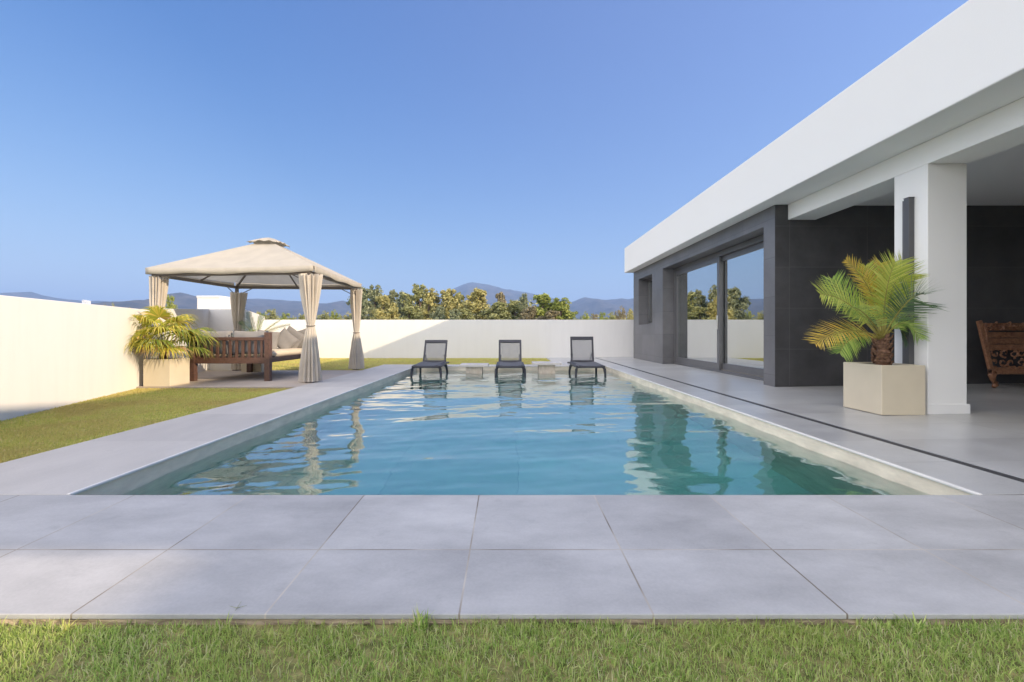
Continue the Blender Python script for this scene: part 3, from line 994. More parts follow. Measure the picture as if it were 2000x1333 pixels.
# ------------------------------------------------------------------ planters
def planter(label, x0, x1, y0, y1, z0, z1):
    t = thing("planter", label, "planter", ((x0 + x1) / 2, (y0 + y1) / 2, z0), "square cream planters")
    b = MB()
    e = 0.035
    zi = z1 - 0.05
    b.add([(x0, y0, z0), (x1, y0, z0), (x1, y1, z0), (x0, y1, z0), (x0, y0, z1), (x1, y0, z1), (x1, y1, z1), (x0, y1, z1),
           (x0 + e, y0 + e, z1), (x1 - e, y0 + e, z1), (x1 - e, y1 - e, z1), (x0 + e, y1 - e, z1),
           (x0 + e, y0 + e, zi), (x1 - e, y0 + e, zi), (x1 - e, y1 - e, zi), (x0 + e, y1 - e, zi)],
          [(3, 2, 1, 0), (0, 1, 5, 4), (1, 2, 6, 5), (2, 3, 7, 6), (3, 0, 4, 7), (4, 5, 9, 8), (5, 6, 10, 9), (6, 7, 11, 10), (7, 4, 8, 11),
           (8, 9, 13, 12), (9, 10, 14, 13), (10, 11, 15, 14), (11, 8, 12, 15), (12, 13, 14, 15)])
    b.build("pot", M['planter'], t, bevel=0.006)
    # heaped soil
    s = MB()
    n = 12
    vs = []
    for j in range(n + 1):
        for i in range(n + 1):
            px = x0 + e + 0.002 + (x1 - x0 - 2 * e - 0.004) * i / n
            py = y0 + e + 0.002 + (y1 - y0 - 2 * e - 0.004) * j / n
            vs.append((px, py, zi + 0.012 + 0.02 * math.sin(math.pi * i / n) * math.sin(math.pi * j / n) + rng.uniform(-.006, .006)))
    s.add(vs, [(j * (n + 1) + i, j * (n + 1) + i + 1, (j + 1) * (n + 1) + i + 1, (j + 1) * (n + 1) + i) for j in range(n) for i in range(n)])
    s.build("soil", M['soil'], t, smooth=True)
    return t


zr = porch_z(4.2)
planter("cream cube planter on the porch floor in front of the white pillar", 3.87, 4.325, 4.77, 5.32, zr, 0.54)
planter("cream cube planter on the left lawn edge beside the daybed", -5.97, -5.53, 7.54, 8.01, -0.004, 0.444)
planter("cream cube planter behind the daybed under the gazebo", -5.96, -5.51, 10.30, 10.74, -0.004, 0.44)


# ------------------------------------------------------------------ palms
def bez(a, b, c, t):
    return a * (1 - t) ** 2 + b * 2 * t * (1 - t) + c * t ** 2


def frond(parent, base, mid, tip, leaf, mat, seed, n=46, start=0.22, wid=0.011, face=None, droop=0.25, sweep=0.6, name="frond", ribmat=None):
    """feather leaf: a curved rib with two rows of narrow leaflets"""
    g = random.Random(seed)
    base, mid, tip = Vector(base), Vector(mid), Vector(tip)
    rib = MB()
    pts = [bez(base, mid, tip, i / 14) for i in range(15)]
    rib.tube(pts, [0.011 * (1 - 0.85 * i / 14) for i in range(15)], 6)
    L = MB()
    for i in range(n):
        t = start + (1 - start) * (i + 0.5) / n
        p = bez(base, mid, tip, t)
        d = (bez(base, mid, tip, min(1, t + 0.02)) - bez(base, mid, tip, t - 0.02)).normalized()
        up = Vector((0, 0, 1)) if face is None else Vector(face)
        s = d.cross(up)
        if s.length < 0.1:
            s = d.cross(Vector((0, -1, 0.2)))
        s.normalize()
        nrm = s.cross(d).normalized()
        prof = math.sin(math.pi * min(1, 0.12 + 0.88 * ((t - start) / (1 - start)) ** 0.8)) ** 0.55
        ln0 = leaf * (0.35 + 0.65 * prof) * (0.55 if t > 0.97 else 1)
        for side in (-1, 1):
            ln = ln0 * g.uniform(0.85, 1.1)
            sw = sweep + 0.5 * t + g.uniform(-.1, .1)
            dr = (s * side + d * sw + nrm * (0.25 + g.uniform(-.12, .12))).normalized()
            q1 = p + dr * ln * 0.5 - Vector((0, 0, 1)) * ln * droop * 0.15
            q2 = p + dr * ln - Vector((0, 0, 1)) * ln * droop * g.uniform(0.4, 1.1)
            wv = d * wid * 0.5
            L.add([p - wv * .7, p + wv * .7, q1 + wv, q1 - wv, q2], [(0, 1, 2, 3), (3, 2, 4)])
    fo = L.build(name, mat, parent, fixn=False)
    ro = rib.build("rib", ribmat or M['rib'], parent, smooth=True)
    ro.parent = fo
    return fo


def fan_leaf(parent, base, hub, out, radius, mat, seed, n=34, spread=250, droop=0.6, wid=0.017):
    """fan leaf: a stalk and a fan of pleated segments whose tips hang"""
    g = random.Random(seed)
    base, hub, out = Vector(base), Vector(hub), Vector(out).normalized()
    st = MB()
    midp = (base + hub) / 2 + Vector((0, 0, 0.06))
    st.tube([bez(base, midp, hub, i / 8) for i in range(9)], [0.010 - 0.0006 * i for i in range(9)], 6)
    side = out.cross(Vector((0, 0, 1)))
    if side.length < 0.05:
        side = Vector((1, 0, 0))
    side.normalize()
    up = side.cross(out).normalized()
    L = MB()
    for i in range(n):
        a = R(-spread / 2 + spread * i / (n - 1)) + g.uniform(-.03, .03)
        dr = (out * math.cos(a) + side * math.sin(a)).normalized()
        ln = radius * (0.62 + 0.38 * math.cos(a * 0.5)) * g.uniform(0.85, 1.08)
        lift = up * (0.03 if i % 2 else -0.0)
        prev = None
        vs, fs = [], []
        for k in range(6):
            t = k / 5
            hang = droop * g.uniform(0.8, 1.2) * max(0, t - 0.35) ** 1.6
            p = hub + dr * ln * t * (1 - 0.35 * hang) - Vector((0, 0, 1)) * ln * hang + lift * t * ln * 0.3
            tw = dr.cross(up)
            w_ = (0.25 + 0.75 * min(1, t * 3)) * wid * (1 - max(0, t - 0.3) / 0.72)
            vs += [p - tw * w_ / 2 + up * w_ * 0.15, p + tw * w_ / 2 - up * w_ * 0.15]
            if k:
                fs.append((2 * k - 2, 2 * k - 1, 2 * k + 1, 2 * k))
        L.add(vs, fs)
    fo = L.build("leaf", mat, parent, fixn=False)
    so = st.build("stalk", M['rib'], parent, smooth=True)
    so.parent = fo
    return fo


# palm by the porch pillar
pc = Vector((4.10, 5.05, 0.50))
palm = thing("potted_palm", "short feather palm with stout brown trunk in the planter by the white pillar", "palm", pc)
b = MB()
pts, rad = [], []
for i in range(12):
    t_ = i / 11
    pts.append(pc + Vector((0.015 * t_, 0, -0.03 + 0.35 * t_)))
    rad.append(0.075 + 0.012 * math.sin(i * 2.4) - 0.02 * t_ + (0.012 if i == 1 else 0))
b.tube(pts, rad, 18)
for i in range(60):                                 # old leaf bases
    a = rng.uniform(0, 6.28)
    z = rng.uniform(0.02, 0.33)
    r0 = 0.074
    c0 = pc + Vector((math.cos(a) * r0, math.sin(a) * r0, z))
    b.bar(c0, c0 + Vector((math.cos(a) * 0.022, math.sin(a) * 0.022, 0.05)), 0.03, 0.008, (math.cos(a), math.sin(a), 0))
b.build("trunk", M['trunk'], palm, smooth=False)
hb = pc + Vector((0.015, 0, 0.30))
D = 5.05


def Q(u, v, dd=0.0):
    return P(u, v, D + dd)


FR = [
    # mid px, tip px, depth offset of mid / tip, leaflet length, colour, facing
    ((1660, 575), (1602, 575), -.10, -.20, 0.26, 'frond_lime', (0, -1, 0.6)),
    ((1650, 590), (1625, 545), .15, .25, 0.24, 'frond_green', (0, -1, 0.5)),
    ((1665, 625), (1592, 672), -.20, -.30, 0.22, 'frond_yellow', (0, -0.7, 1)),
    ((1660, 640), (1640, 690), -.05, -.1, 0.20, 'frond_green', (0.3, -0.7, 1)),
    ((1715, 560), (1652, 508), .05, .10, 0.17, 'frond_yellow', (0, -1, 0.5)),
    ((1722, 570), (1748, 512), -.25, -.30, 0.30, 'frond_lime', (0, -1, 0.2)),
    ((1738, 560), (1768, 515), .00, .05, 0.26, 'frond_lime', (0, -1, 0.3)),
    ((1715, 545), (1720, 515), .15, .2, 0.20, 'frond_yellow', (0, -1, 0.3)),
    ((1752, 590), (1850, 598), .05, -.02, 0.20, 'frond_dark', (0, -0.5, 1)),
    ((1770, 570), (1808, 575), -.25, -.45, 0.26, 'frond_dark', (0, -1, 0.7)),
    ((1765, 600), (1795, 662), -.15, -.25, 0.18, 'frond_green', (0, -0.8, 1)),
    ((1745, 600), (1775, 672), .05, -.05, 0.17, 'frond_dark', (0, -0.8, 1)),
    ((1690, 600), (1660, 600), -.35, -.60, 0.24, 'frond_green', (0, -0.2, 1)),
    ((1705, 590), (1690, 590), .3, .6, 0.24, 'frond_dark', (0, 0.2, 1)),
    ((1740, 590), (1760, 600), .25, .40, 0.22, 'frond_dark', (0, 0.4, 1)),
    ((1700, 570), (1690, 520), .08, .12, 0.20, 'frond_lime', (0, -1, 0.3)),
    ((1735, 545), (1765, 535), -.10, -.18, 0.24, 'frond_lime', (0, -1, 0.4)),

]
for i, (mp_, tp_, dm, dt, ll, mt, fc) in enumerate(FR):
    frond(palm, hb + Vector((rng.uniform(-.02, .02), rng.uniform(-.02, .02), 0)), Q(*mp_, dm), Q(*tp_, dt), ll * 1.28, M[mt], 40 + i, face=fc, n=46, wid=0.0115, sweep=0.5, droop=0.12)
b = MB()
for i in range(9):
    a = rng.uniform(0, 6.28)
    b.tube([hb, hb + Vector((math.cos(a) * .05, math.sin(a) * .05, .1)), hb + Vector((math.cos(a) * .11, math.sin(a) * .11, rng.uniform(.05, .18)))],
           [0.006, 0.005, 0.003], 5)
b.build("stub", M['rib'], palm)

# bushy fan palm by the left wall
pc2 = Vector((-5.80, 7.76, 0.40))
palm2 = thing("potted_palm", "bushy yellow-green fan palm with drooping leaves beside the daybed", "palm", pc2)
b = MB()
b.tube([pc2 + Vector((0, 0, -0.04 + 0.035 * i)) for i in range(9)], [0.075 - 0.004 * i + 0.006 * math.sin(i * 2.2) for i in range(9)], 14)
b.build("trunk", M['trunk'], palm2, smooth=True)
hb2 = pc2 + Vector((0, 0, 0.20))
leafspec = [
    # azimuth (deg, 0 = +x, -90 = to the camera), elevation, stalk, radius, colour
    (-95, 18, 0.34, 0.46, 'fan_lime'), (-140, 32, 0.42, 0.46, 'fan_lime'), (-60, 42, 0.46, 0.46, 'fan_lime'), (178, 34, 0.42, 0.44, 'fan_lime'),
    (-20, 34, 0.50, 0.48, 'fan_green'), (10, 26, 0.46, 0.50, 'fan_green'), (45, 40, 0.48, 0.46, 'fan_green'), (-110, 62, 0.50, 0.42, 'fan_lime'),
    (-10, 62, 0.52, 0.42, 'fan_lime'), (120, 50, 0.46, 0.42, 'fan_green'), (160, 62, 0.52, 0.42, 'fan_lime'), (-160, 6, 0.34, 0.42, 'fan_lime'),
    (-45, 6, 0.34, 0.44, 'fan_lime'), (80, 22, 0.40, 0.42, 'fan_green'), (-75, 10, 0.26, 0.40, 'fan_dry'), (-25, 8, 0.30, 0.36, 'fan_dry'),
    (-125, 8, 0.26, 0.36, 'fan_dry'), (70, 68, 0.46, 0.40, 'fan_lime'), (-80, 78, 0.54, 0.36, 'fan_lime'), (20, 4, 0.40, 0.42, 'fan_green'), (-88, 30, 0.30, 0.46, 'fan_lime'), (-118, 20, 0.38, 0.44, 'fan_lime'), (-30, 50, 0.40, 0.46, 'fan_lime'), (-70, 22, 0.40, 0.44, 'fan_green'),
    (-150, 48, 0.36, 0.44, 'fan_lime'), (0, 44, 0.36, 0.44, 'fan_lime'),
]
for i, (az, el, stl, rad_, mt) in enumerate(leafspec):
    d = Vector((math.cos(R(az)) * math.cos(R(el)), math.sin(R(az)) * math.cos(R(el)), math.sin(R(el))))
    hub = hb2 + d * stl * 1.02
    o_ = Vector((d.x, d.y, d.z * 0.5 - 0.12))
    if hub.x + o_.x * rad_ < LEFT_LINE(hub.y) + 0.05:
        rad_ *= 0.72
    fan_leaf(palm2, hb2, hub, o_, rad_ * (1.2 if el > 20 else 0.95), M[mt], 100 + i, n=40, droop=0.85, wid=0.026)

# young palm behind the daybed
pc3 = Vector((-5.73, 10.5, 0.39))
palm3 = thing("potted_palm", "small dark green palm with stiff spiky leaves rising behind the daybed", "palm", pc3)
MB().tube([pc3 + Vector((0, 0, -0.03 + 0.04 * i)) for i in range(7)], [0.05 - 0.004 * i for i in range(7)], 12).build("trunk", M['trunk'], palm3, smooth=True)
hb3 = P(500, 660, 10.5)
tips = [((490, 635), (486, 611), 0, 0), ((508, 635), (512, 614), 0, .1), ((525, 640), (552, 622), -.1, -.15), ((530, 640), (566, 634), .1, .15),
        ((525, 650), (568, 654), -.1, -.2), ((478, 645), (458, 660), -.1, -.2), ((485, 640), (470, 628), .1, .2), ((515, 645), (545, 660), -.3, -.5),
        ((495, 640), (490, 650), -.3, -.5), ((470, 650), (452, 655), .1, .1)]
for i, (mp_, tp_, dm, dt) in enumerate(tips):
    frond(palm3, hb3, P(*mp_, 10.5 + dm), P(*tp_, 10.5 + dt), 0.22, M['frond_green' if i % 3 else 'frond_dark'], 200 + i, n=16, start=0.2, wid=0.02, sweep=1.6,
          face=(0, -0.6, 0.8))
b = MB()
b.tube([pc3 + Vector((0, 0, 0.15)), hb3], [0.03, 0.012], 8)
b.build("stem", M['rib'], palm3, smooth=True)

# ------------------------------------------------------------------ gazebo
NR, FRc, FL, NL = Vector((-3.49, 8.16, 0)), Vector((-3.62, 11.02, 0)), Vector((-6.34, 10.78, 0)), Vector((-6.46, 8.42, 0))
corners = [NL, NR, FRc, FL]
ctr = sum(corners, Vector()) / 4
gz = thing("gazebo", "square garden gazebo with cream pyramid canopy and taupe metal frame on the patio", "gazebo", (ctr.x, ctr.y, 0))
EAVE, DROP, PEAK = 2.055, 0.105, 2.80
for c_ in corners:
    p_ = MB().box(c_.x - 0.03, c_.x + 0.03, c_.y - 0.03, c_.y + 0.03, 0.0, 1.96).build("post", M['gazebo_metal'], gz, bevel=0.004)
    MB().box(c_.x - 0.07, c_.x + 0.07, c_.y - 0.07, c_.y + 0.07, -0.003, 0.012).build("foot_plate", M['gazebo_metal'], p_, bevel=0.003)
for i in range(4):
    a, c_ = corners[i], corners[(i + 1) % 4]
    d = (c_ - a).normalized()
    bm_ = MB().bar(a + d * 0.032 + Vector((0, 0, 1.935)), c_ - d * 0.032 + Vector((0, 0, 1.935)), 0.045, 0.06)
    # two short braces
    brs = []
    for s_, q in ((1, a), (-1, c_)):
        br_ = MB()
        brs.append(br_)
        br_.tube([q + d * s_ * 0.03 + Vector((0, 0, 1.60)), q + d * s_ * 0.12 + Vector((0, 0, 1.80)), q + d * s_ * 0.36 + Vector((0, 0, 1.92))], 0.010, 6)
    bo = bm_.build("beam", M['gazebo_metal'], gz, bevel=0.003)
    for br_ in brs:
        br_.build("brace", M['gazebo_metal'], bo)
pk = Vector((ctr.x, ctr.y, PEAK))
for c_ in corners:
    q = c_ + Vector((0, 0, 1.955))
    MB().bar(q, q.lerp(pk - Vector((0, 0, 0.07)), 0.96), 0.03, 0.035).build("rafter", M['gazebo_metal'], gz)
for i in range(4):
    a, c_ = corners[i], corners[(i + 1) % 4]
    q = (a + c_) / 2 + Vector((0, 0, 1.962))
    MB().bar(q, q.lerp(pk - Vector((0, 0, 0.07)), 0.55), 0.022, 0.028).build("strut", M['gazebo_metal'], gz)
# canopy: four sagging panels and a valance
ov = 0.085
ec = []
for c_ in corners:
    d = Vector((c_.x - ctr.x, c_.y - ctr.y, 0)).normalized()
    ec.append(c_ + d * ov * 1.4 + Vector((0, 0, EAVE)))
b = MB()
TT = 0.86
for i in range(4):
    a, c_ = ec[i], ec[(i + 1) % 4]
    nu, nv = 26, 16
    vs, fs = [], []
    for j in range(nv + 1):
        t_ = TT * j / nv
        for k in range(nu + 1):
            s_ = k / nu
            p_ = a.lerp(c_, s_).lerp(pk, t_)
            sag = 0.055 * math.sin(math.pi * s_) * math.sin(math.pi * min(1, (j / nv) * 0.9 + 0.08)) 
            sag += 0.006 * math.sin(9 * s_ + i) * math.sin(math.pi * s_) * (1 - t_)
            edge = 0.02 * math.sin(math.pi * s_) * (1 - j / nv)
            vs.append(p_ - Vector((0, 0, sag + edge)))
    fs = [(j * (nu + 1) + k, j * (nu + 1) + k + 1, (j + 1) * (nu + 1) + k + 1, (j + 1) * (nu + 1) + k) for j in range(nv) for k in range(nu)]
    b.add(vs, fs)
can = b.build("canopy", M['canopy'], gz, smooth=True)
b = MB()
for i in range(4):
    a, c_ = ec[i], ec[(i + 1) % 4]
    out_ = Vector((c_.y - a.y, -(c_.x - a.x), 0)).normalized()
    nu = 40
    vs = []
    for j in range(3):
        for k in range(nu + 1):
            s_ = k / nu
            p_ = a.lerp(c_, s_) - Vector((0, 0, 0.02 * math.sin(math.pi * s_) + DROP * j / 2 + 0.006 * j * math.sin(s_ * 17 + i)))
            p_ += out_ * (0.014 + 0.006 * j * math.sin(s_ * 23 + i * 2) * 0.5)
            vs.append(p_)
    b.add(vs, [(j * (nu + 1) + k, j * (nu + 1) + k + 1, (j + 1) * (nu + 1) + k + 1, (j + 1) * (nu + 1) + k) for j in range(2) for k in range(nu)])
b.build("valance", M['canopy'], can, smooth=True, solid=0.005)
# vent cap with flaps that lift
b = MB()
cc = [pk + (e - pk) * 0.205 + Vector((0, 0, 0.065)) for e in ec]
top_ = pk + Vector((0, 0, 0.055))
for i in range(4):
    a, c_ = cc[i], cc[(i + 1) % 4]
    nu, nv = 14, 6
    vs = []
    for j in range(nv + 1):
        for k in range(nu + 1):
            s_, t_ = k / nu, j / nv
            p_ = a.lerp(c_, s_).lerp(top_, t_)
            p_.z += (1 - t_) * (0.030 * math.sin(math.pi * s_) + 0.014 * math.sin(s_ * 19 + i * 3)) + 0.02 * math.sin(math.pi * t_) * math.sin(s_ * 7 + i)
            vs.append(p_)
    b.add(vs, [(j * (nu + 1) + k, j * (nu + 1) + k + 1, (j + 1) * (nu + 1) + k + 1, (j + 1) * (nu + 1) + k) for j in range(nv) for k in range(nu)])
b.build("vent_cap", M['canopy'], can, smooth=True, solid=0.006)


def drape(label, c_, rt, rb, tie, seed, lean=(0, 0), zt=1.90, zb=0.02):
    g = random.Random(seed)
    t = thing("gazebo_curtain", label, "curtain", (c_.x, c_.y, 0), "tied curtains at the gazebo posts")
    n, rows = 190, 46
    b = MB()
    ph = [g.uniform(0, 6.28) for _ in range(4)]
    vs = []
    for j in range(rows + 1):
        z = zb + (zt - zb) * j / rows
        if z > tie:
            q = (z - tie) / (zt - tie)
            r = 0.055 + (rt - 0.055) * (q ** 0.75)
        else:
            q = (tie - z) / (tie - zb)
            r = 0.055 + (rb - 0.055) * (q ** 0.6)
        amp = 0.10 + 0.22 * min(1, q * 1.6)
        cx, cy = c_.x + lean[0] * (0.4 + 0.6 * q), c_.y + lean[1] * (0.4 + 0.6 * q)
        for k in range(n):
            a = 2 * math.pi * k / n
            f = 1 + amp * (0.55 * math.sin(13 * a + ph[0] + 0.5 * math.sin(z * 3)) + 0.40 * math.sin(23 * a + ph[1] + 0.7 * math.sin(2.1 * z + 1)) + 0.35 * math.sin(4 * a + ph[2] + 1.6 * z) + 0.12 * math.sin(7 * z + 3 * a))
            vs.append((cx + math.cos(a) * r * f, cy + math.sin(a) * r * f * 0.9, z + (0.02 * math.sin(11 * a + ph[0]) if j == rows else 0)))
    b.add(vs, [(j * n + k, j * n + (k + 1) % n, (j + 1) * n + (k + 1) % n, (j + 1) * n + k) for j in range(rows) for k in range(n)])
    b.build("drape", M['drape'], t, smooth=True)
    tb = MB()
    pts = []
    for k in range(25):
        a = 2 * math.pi * k / 24
        pts.append((c_.x + lean[0] * .4 + math.cos(a) * 0.073, c_.y + lean[1] * .4 + math.sin(a) * 0.067, tie + 0.006 * math.sin(a)))
    tb.tube(pts, 0.009, 6, cap=False)
    tb.build("tie_band", M['gazebo_metal'], t, smooth=True)
    return t


drape("tied cream curtain on the gazebo post nearest the pool", NR, 0.155, 0.155, 1.00, 1, (-0.02, 0.03))
drape("tied cream curtain on the gazebo post at the far pool-side corner by the lawn", FRc, 0.12, 0.145, 0.88, 2, (0.0, -0.02))
drape("tied curtain on the gazebo post in front of the shaded wall", FL, 0.14, 0.13, 0.82, 3, (0.06, -0.05), zt=1.80)
drape("tied curtain on the gazebo post behind the bushy fan palm", NL, 0.115, 0.15, 0.80, 4, (0.05, 0.05))

# ------------------------------------------------------------------ daybed
bx0, bx1, by0, by1 = -5.80, -4.33, 8.37, 10.32
bed = thing("daybed", "red-brown wooden daybed with slatted ends standing under the gazebo", "daybed", ((bx0 + bx1) / 2, (by0 + by1) / 2, 0))
LEG = 0.10
for (x_, y_) in ((bx0, by0), (bx1 - LEG, by0), (bx0, by1 - LEG), (bx1 - LEG, by1 - LEG)):
    lg = MB().box(x_, x_ + LEG, y_, y_ + LEG, -0.003, 0.885)
    lg.build("leg", M['redwood'], bed, bevel=0.006)
for yy in (by0, by1 - 0.07):
    b = MB()
    b.box(bx0 + LEG, bx1 - LEG, yy + 0.01, yy + 0.065, 0.735, 0.795)
    b.box(bx0 + LEG, bx1 - LEG, yy + 0.01, yy + 0.065, 0.315, 0.425)
    pn = b.build("end_rail", M['redwood'], bed, bevel=0.005)
    s = MB()
    n_ = 11
    for i in range(n_):
        xc = bx0 + LEG + (bx1 - bx0 - 2 * LEG) * (i + 0.5) / n_
        s.box(xc - 0.022, xc + 0.022, yy + 0.022, yy + 0.05, 0.425, 0.735)
    s.build("slats", M['redwood'], pn, bevel=0.003)
b = MB()
b.box(bx0 + 0.02, bx0 + 0.07, by0 + LEG, by1 - LEG, 0.315, 0.425)
b.box(bx0 + 0.02, bx0 + 0.07, by0 + LEG, by1 - LEG, 0.735, 0.795)
for i in range(14):
    yc = by0 + LEG + (by1 - by0 - 2 * LEG) * (i + 0.5) / 14
    b.box(bx0 + 0.03, bx0 + 0.06, yc - 0.022, yc + 0.022, 0.425, 0.735)
b.build("back_rail", M['redwood'], bed, bevel=0.004)
MB().box(bx1 - 0.075, bx1 - 0.02, by0 + LEG, by1 - LEG, 0.330, 0.425).build("front_rail", M['redwood'], bed, bevel=0.005)
MB().box(bx0 + 0.08, bx1 - 0.08, by0 + 0.075, by1 - 0.08, 0.33, 0.40).build("base_boards", M['redwood'], bed)


def cushion(name, label, cat, size, loc, rot, mat, puff=0.5, group=None, seed=0):
    """a stuffed cushion: soft seams at the rim, pinched corners, a few wrinkles"""
    g = random.Random(seed)
    w_, h_, t_ = size
    n = 18
    ph = [g.uniform(0, 6.28) for _ in range(4)]
    vs, fs = [], []
    for sgn in (1, -1):
        for j in range(n + 1):
            for i in range(n + 1):
                u_, v_ = 2 * i / n - 1, 2 * j / n - 1
                pin = 1 - 0.07 * (1 - abs(u_)) * abs(v_) ** 3
                pin2 = 1 - 0.07 * (1 - abs(v_)) * abs(u_) ** 3
                th = ((1 - u_ ** 4) * (1 - v_ ** 4)) ** puff
                wr_ = 0.04 * math.sin(5 * u_ + 3 * v_ + ph[0]) * math.sin(4 * v_ - 2 * u_ + ph[1])
                vs.append(Vector((u_ * w_ / 2 * pin2, v_ * h_ / 2 * pin, sgn * t_ / 2 * th * (1 + wr_ * 2))))
    m_ = (n + 1) ** 2
    for s_ in (0, 1):
        for j in range(n):
            for i in range(n):
                q = [j * (n + 1) + i, j * (n + 1) + i + 1, (j + 1) * (n + 1) + i + 1, (j + 1) * (n + 1) + i]
                q = [k + s_ * m_ for k in q]
                fs.append(tuple(q if s_ == 0 else reversed(q)))
    b = MB().add(vs, fs)
    o = b.build(name, mat, None, smooth=True, fixn=False)
    bm = bmesh.new()
    bm.from_mesh(o.data)
    bmesh.ops.remove_doubles(bm, verts=bm.verts, dist=0.0005)
    bmesh.ops.recalc_face_normals(bm, faces=bm.faces)
    bm.to_mesh(o.data)
    bm.free()
    o.location = loc
    o.rotation_euler = [R(a) for a in rot]
    return tag(o, label, cat, group)


o = cushion("mattress", "thick cream mattress lying on the wooden daybed", "mattress", (bx1 - bx0 - 0.06, by1 - by0 - 0.17, 0.15),
            ((bx0 + bx1) / 2 + 0.02, (by0 + by1) / 2, 0.475), (0, 0, 0), M['cream_cloth'], 0.16)
cushion("back_cushion", "long grey back cushion leaning behind the near slatted end of the daybed", "cushion", (0.66, 0.46, 0.17),
        (-4.80, by0 + 0.19, 0.69), (78, 0, 0), M['grey_cloth'], 0.3, "daybed back cushions", 1)
cushion("back_cushion", "long grey back cushion half hidden behind the fan palm on the daybed", "cushion", (0.62, 0.46, 0.17),
        (-5.45, by0 + 0.19, 0.69), (78, 0, 0), M['grey_cloth'], 0.3, "daybed back cushions", 2)
b = MB()
tx = P(448, 656, by0 + 0.14)
for a in (-50, -20, 10, 200, 230):
    b.tube([tx, tx + Vector((math.cos(R(a)) * .03, -0.03, math.sin(R(a)) * .035 + .01)), tx + Vector((math.cos(R(a)) * .055, -.045, math.sin(R(a)) * .05 - .01))],
           [0.010, 0.013, 0.007], 6)
b.add(*(lambda q: (q.v, q.f))(MB().tube([tx + Vector((-.012, 0, 0)), tx + Vector((.012, -.01, 0))], 0.018, 8)))
tag(b.build("cushion_tie", M['grey_cloth'], smooth=True), "knotted grey fabric tie on top of the daybed end rail", "tie")
cushion("throw_pillow", "pale grey pillow turned on its point in the middle of the daybed pile", "pillow", (0.40, 0.40, 0.15), (-4.66, 9.62, 0.71), (72, 42, 8), M['grey_cloth'], 0.55, "pillows on the daybed", 3)
cushion("throw_pillow", "pale pillow standing right behind the daybed corner post", "pillow", (0.42, 0.42, 0.16), (-4.92, 9.42, 0.72), (70, 8, 22), M['grey_cloth'], 0.55, "pillows on the daybed", 4)
cushion("throw_pillow", "grey pillow leaning upright behind the pointed pillow", "pillow", (0.44, 0.44, 0.15), (-4.66, 9.93, 0.74), (76, 30, -6), M['grey_cloth'], 0.55, "pillows on the daybed", 5)
cushion("throw_pillow", "grey pillow leaning on the far end of the daybed next to the curtain", "pillow", (0.42, 0.42, 0.15), (-4.50, 10.05, 0.74), (78, -16, 4), M['grey_cloth'], 0.55, "pillows on the daybed", 6)


